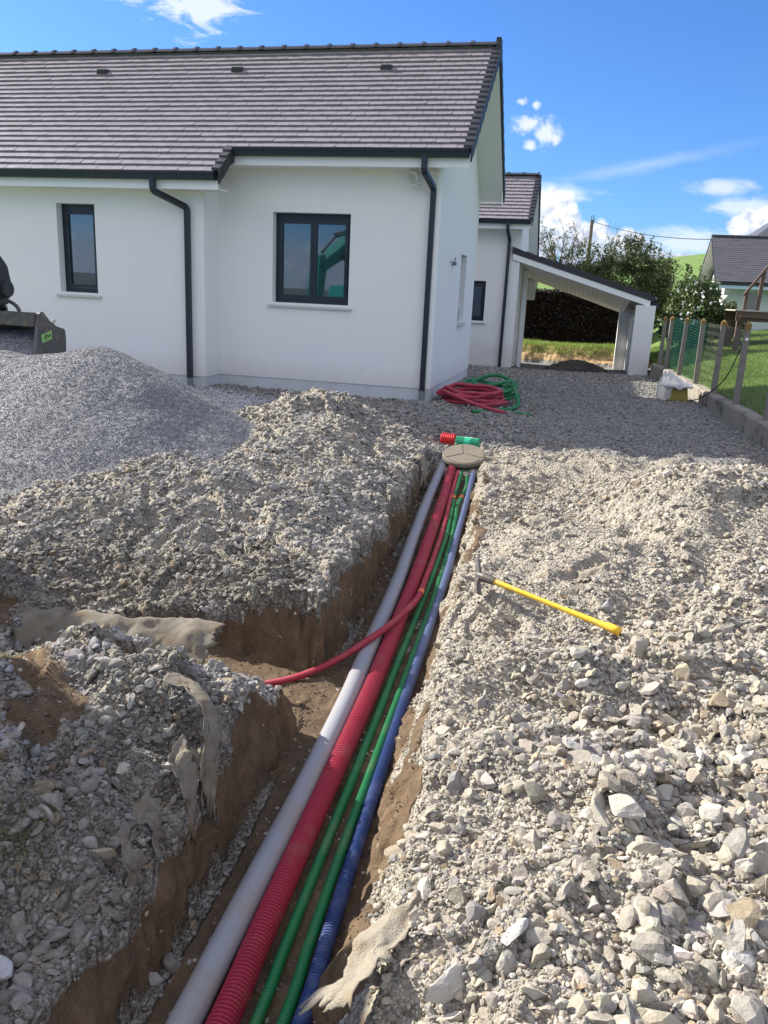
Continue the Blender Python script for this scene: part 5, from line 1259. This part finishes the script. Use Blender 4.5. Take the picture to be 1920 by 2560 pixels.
def bush(name, label, base, c, rad, n, leaf, mat, seed, lumps=40, lump_r=.3, twigs=8, shoots=0, cat='bush'):
    rng = np.random.default_rng(seed); e = empty(name, base); b = np.array(base)
    P = crown_points(c, rad, n, rng, lumps, lump_r)
    if shoots:
        for k in range(shoots):
            a = rng.uniform(0, 6.28); rr = rng.uniform(0, .75); p0 = np.array(c)+np.array([rad[0]*rr*math.cos(a), rad[1]*rr*math.sin(a), rad[2]*math.sqrt(1-rr*rr)*.92])
            t = rng.uniform(0, 1, 26)[:, None]; P = np.vstack([P, p0+t*np.array([rng.normal(0, .08), 0, rng.uniform(.25, .55)])+rng.normal(0, .025, (26, 3))])
    V, F = leaf_cloud(P-b, leaf, rng); fastmesh('crown', V, F, mat, e)
    m = MB()
    for k in range(twigs):
        a = rng.uniform(0, 6.28); end = np.array(c)+np.array([rad[0]*.7*math.cos(a), rad[1]*.7*math.sin(a), rad[2]*rng.uniform(-.2, .7)])-b
        mid = end*.5+rng.normal(0, .08, 3); C = spline([(0, 0, 0), mid, end], .08); m.tube(C, np.linspace(.05, .008, len(C)), 6)
    m.build('trunk', M_bark, e); return tag(e, label, cat)
def make_plants():
    bush('shrub', 'big rounded dark green shrub with upright shoots behind the carport roof', (3.55, 20.0, -.3), (3.55, 20.0, 1.85), (1.95, 1.6, 1.65), 60000, .04, M_leafdark, 1, 150, .23, 10, 90)
    bush('shrub', 'looser olive green shrub left of the big dark shrub', (2.05, 19.4, -.3), (2.0, 19.4, 1.8), (1.25, .9, 1.3), 20000, .038, M_leaflight, 2, 80, .25, 8, 30)
    o = bush('shrub', 'leafy white flowering shrub behind the fence posts', (4.95, 11.2, .1), (4.95, 11.2, 1.15), (.95, .85, 1.0), 12000, .045, M_leaflight, 3, 60, .25, 8, 6)
    rng = np.random.default_rng(5); P = crown_points((4.95, 11.0, 1.35), (.9, .8, .85), 170, rng, 40, .25); V, F = leaf_cloud(P-np.array([4.95, 11.2, .1]), .034, rng, .9); fastmesh('blossom', V, F, M_flower, o)
    bush('shrub', 'dark low shrub in front of the neighbouring house gable', (6.0, 13.2, .4), (6.0, 13.2, .95), (.6, .6, .7), 5000, .045, M_leafdark, 6, 40, .3, 6)
    # thin fruit tree
    rng = np.random.default_rng(9); b = np.array((1.05, 19.5, .55)); e = empty('fruit_tree', tuple(b)); m = MB(); tips = []
    C = spline([(0, 0, 0), (.03, 0, .9), (-.02, 0, 1.7), (.05, .05, 2.3)], .06); m.tube(C, np.linspace(.075, .045, len(C)), 8)
    for k in range(15):
        a = rng.uniform(0, 6.28); h = rng.uniform(1.7, 2.4); end = np.array([rng.uniform(.5, 1.15)*math.cos(a), rng.uniform(.4, .8)*math.sin(a), h+rng.uniform(.35, 1.35)])
        mid = np.array([end[0]*.5, end[1]*.5, h+.25*(end[2]-h)]); B = spline([(0, 0, h), mid, end], .05); m.tube(B, np.linspace(.022, .005, len(B)), 5)
        for q in range(6):
            i = rng.integers(len(B)//3, len(B)); d = rng.normal(0, .16, 3)+np.array([0, 0, .12]); S = spline([B[i], B[i]+d*.6, B[i]+d*1.5], .05); m.tube(S, np.linspace(.006, .0025, len(S)), 4); tips.append(S)
        tips.append(B[len(B)//2:])
    m.build('trunk', M_bark, e)
    T = np.vstack(tips); P = T[rng.integers(0, len(T), 1700)]+rng.normal(0, .045, (1700, 3)); V, F = leaf_cloud(P, .05, rng, .28); fastmesh('crown', V, F, M_leaffruit, e)
    tag(e, 'thin straggly fruit tree with sparse yellowing leaves behind the house', 'tree')
    # bare twiggy sapling
    rng = np.random.default_rng(19); b = (2.35, 19.3, .6); e = empty('sapling', b); m = MB()
    for k in range(13):
        a = rng.normal(0, .45); L = rng.uniform(1.6, 3.2); S = spline([(0, 0, .6), (math.sin(a)*L*.4, 0, .6+L*.55), (math.sin(a)*L*.75, rng.normal(0, .2), .6+L)], .08); m.tube(S, np.linspace(.014, .004, len(S)), 4)
        for q in range(4):
            i = rng.integers(len(S)//3, len(S)); d = np.array([rng.normal(0, .22), rng.normal(0, .1), .3]); m.tube([S[i], S[i]+d], .004, 4)
    m.tube([(0, 0, -.3), (0, 0, .6)], .05, 6); m.build('trunk', M_bark, e); tag(e, 'bare twiggy sapling beside the wooden pole', 'tree')
    # clipped hedge in shade
    rng = np.random.default_rng(29); e = empty('hedge', (.8, 17.3, -.1)); n = 55000
    f = rng.choice(3, n, p=[.62, .28, .1]); x = rng.uniform(-3.4, 3.4, n); y = rng.uniform(-.55, .55, n); z = rng.uniform(0, 1.78, n)
    y = np.where(f == 0, -.55+rng.normal(0, .05, n), y); z = np.where(f == 1, 1.74+rng.normal(0, .05, n), z)
    V, F = leaf_cloud(np.stack([x, y, z], 1), .034, rng, .6); fastmesh('foliage', V, F, M_leafhedge, e)
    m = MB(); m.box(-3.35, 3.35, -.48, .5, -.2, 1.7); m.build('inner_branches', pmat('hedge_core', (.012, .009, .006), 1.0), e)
    tag(e, 'tall clipped brown hedge in deep shade seen through the carport', 'hedge')
make_plants()

def make_pole():
    e = empty('utility_pole', (2.03, 26.0, -.3)); m = MB(); C = [(0, 0, 0), (0, 0, 5.15)]; m.tube(C, [.10, .075], 10); m.build('pole', M_pole, e)
    m = MB(); m.tube([(-.02, 0, 5.12), (-.04, 0, 5.28), (.04, 0, 5.33), (.07, 0, 5.2), (.07, 0, 5.0)], .018, 6); m.build('insulator', M_black, e)
    tag(e, 'weathered wooden utility pole rising behind the shrubs', 'pole')
    a, b = Vector((2.1, 26.0, 4.78)), Vector((5.95, 17.05, 3.52)); P = [a.lerp(b, t)-Vector((0, 0, .75*t*(1-t)*1.0)) for t in np.linspace(0, 1, 24)]
    m = MB(); m.tube(P, .014, 5); tag(m.build('power_line', M_black), 'thin black power line from the wooden pole to the neighbouring roof', 'cable')
make_pole()

def make_neighbour():
    H = empty('neighbour_house'); tag(H, 'pale neighbouring house with a steep slate roof beyond the lawn', 'house')
    x0 = 5.86; yr, zr = 17.2, 3.63; ye, ze = 14.95, 2.17; k = (zr-ze)/(yr-ye)
    m = MB(); m.box(6.28, 14, 15.5, 18.8, 0, 2.05); m.prism([(15.5, 0), (15.5, 2.1), (yr, zr-.25), (18.9, 2.1), (18.9, 0)], 'x', 6.24, 6.28); m.build('wall', M_nbwall, H)
    tiled_slope('roof', x0+.02, 14, ye, ze, k, 22, .122, .21, H, M_slate, 5, th=.008)
    m = MB(); m.prism([(ye, ze-.03), (yr, zr-.02), (19.45, ze-.0), (19.45, ze-.06), (yr, zr-.1), (ye, ze-.1)], 'x', x0, 14); m.build('roof_deck', M_tiledark, H)
    m = MB(); m.box(x0, 14, yr-.06, yr+.06, zr+.0, zr+.045); m.build('ridge', M_slate, H)
    m = MB(); m.prism([(ye+.04, ze-.13), (yr, zr-.12), (19.3, ze-.13), (19.3, ze-.15), (yr, zr-.16), (ye+.04, ze-.16)], 'x', x0+.02, 6.24); m.build('soffit', M_nbsoffit, H)
    m = MB(); m.box(x0+.03, 14, ye+.02, ye+.05, ze-.20, ze-.02); m.build('fascia', M_nbfascia, H)
    m = MB(); m.bar((6.05, 15.0, .5), (6.02, 15.0, 1.75), .07); m.bar((5.98, 15.0, 1.45), (6.30, 15.45, 1.75), .14, .06); m.bar((6.08, 15.0, 1.7), (6.06, 15.0, 2.02), .05); m.build('porch_bracket', M_stonewhite, H)
    m = MB(); m.prism([(15.2, 3.5), (18, 5.35), (20.8, 3.5)], 'x', 8.6, 14)
    # hipped rear roof
    m = MB(); m.add([(6.9, 18.6, 3.3), (14, 18.6, 3.3), (14, 25, 3.3), (6.9, 25, 3.3), (9.6, 21.8, 5.45), (14, 21.8, 5.45)], [(0, 1, 5, 4), (0, 4, 3), (3, 4, 5, 2)]); m.build('rear_roof', M_slate, H)
    m = MB(); m.box(7.2, 14, 18.9, 24.6, 0, 3.3); m.build('rear_wall', M_nbwall, H)
make_neighbour()
def make_deck():
    e = empty('wooden_deck', (5.6, 9.6, .4)); L = Vector(e.location)
    def put(m, n, mat): m.V = [tuple(Vector(v)-L) for v in m.V]; return m.build(n, mat, e)
    m = MB(); 
    for i in range(12): m.box(5.58, 9, 9.05+i*.145, 9.05+i*.145+.135, 1.335, 1.365)
    put(m, 'boards', pmat('grey_deck_board', (.42, .38, .33), .8, var=.2, vscale=6))
    m = MB(); m.box(5.62, 9, 9.08, 9.13, 1.10, 1.333); m.box(5.62, 9, 10.6, 10.65, 1.15, 1.333); m.box(5.70, 9, 9.0, 9.05, 1.19, 1.25); put(m, 'joists', M_wood)
    for x, y in ((5.75, 9.25), (7.1, 9.25), (5.75, 10.5)): m = MB(); m.box(x-.07, x+.07, y-.07, y+.07, .2, 1.10); put(m, 'leg', M_wood)
    m = MB(); m.bar((5.80, 9.2, 1.36), (5.80, 9.2, 1.80), .08); m.bar((6.08, 9.2, 1.36), (6.10, 9.2, 2.28), .08); m.bar((5.73, 9.15, 1.70), (6.16, 9.15, 2.36), .09, .05)
    m.bar((6.42, 9.2, 1.36), (6.42, 9.2, 1.74), .07); m.bar((6.32, 9.15, 1.64), (6.6, 9.15, 1.95), .09, .05); put(m, 'railing', M_wood)
    m = MB(); m.box(5.86, 6.03, 9.22, 9.235, 1.38, 1.78); put(m, 'panel', pmat('grey_mesh_panel', (.22, .22, .22), .8))
    m = MB(); m.bar((6.2, 8.95, .78), (6.75, 8.95, .55), .02); put(m, 'handrail', M_steel)
    tag(e, 'raised brown timber deck with a sloping stair rail at the right edge', 'deck')
make_deck()
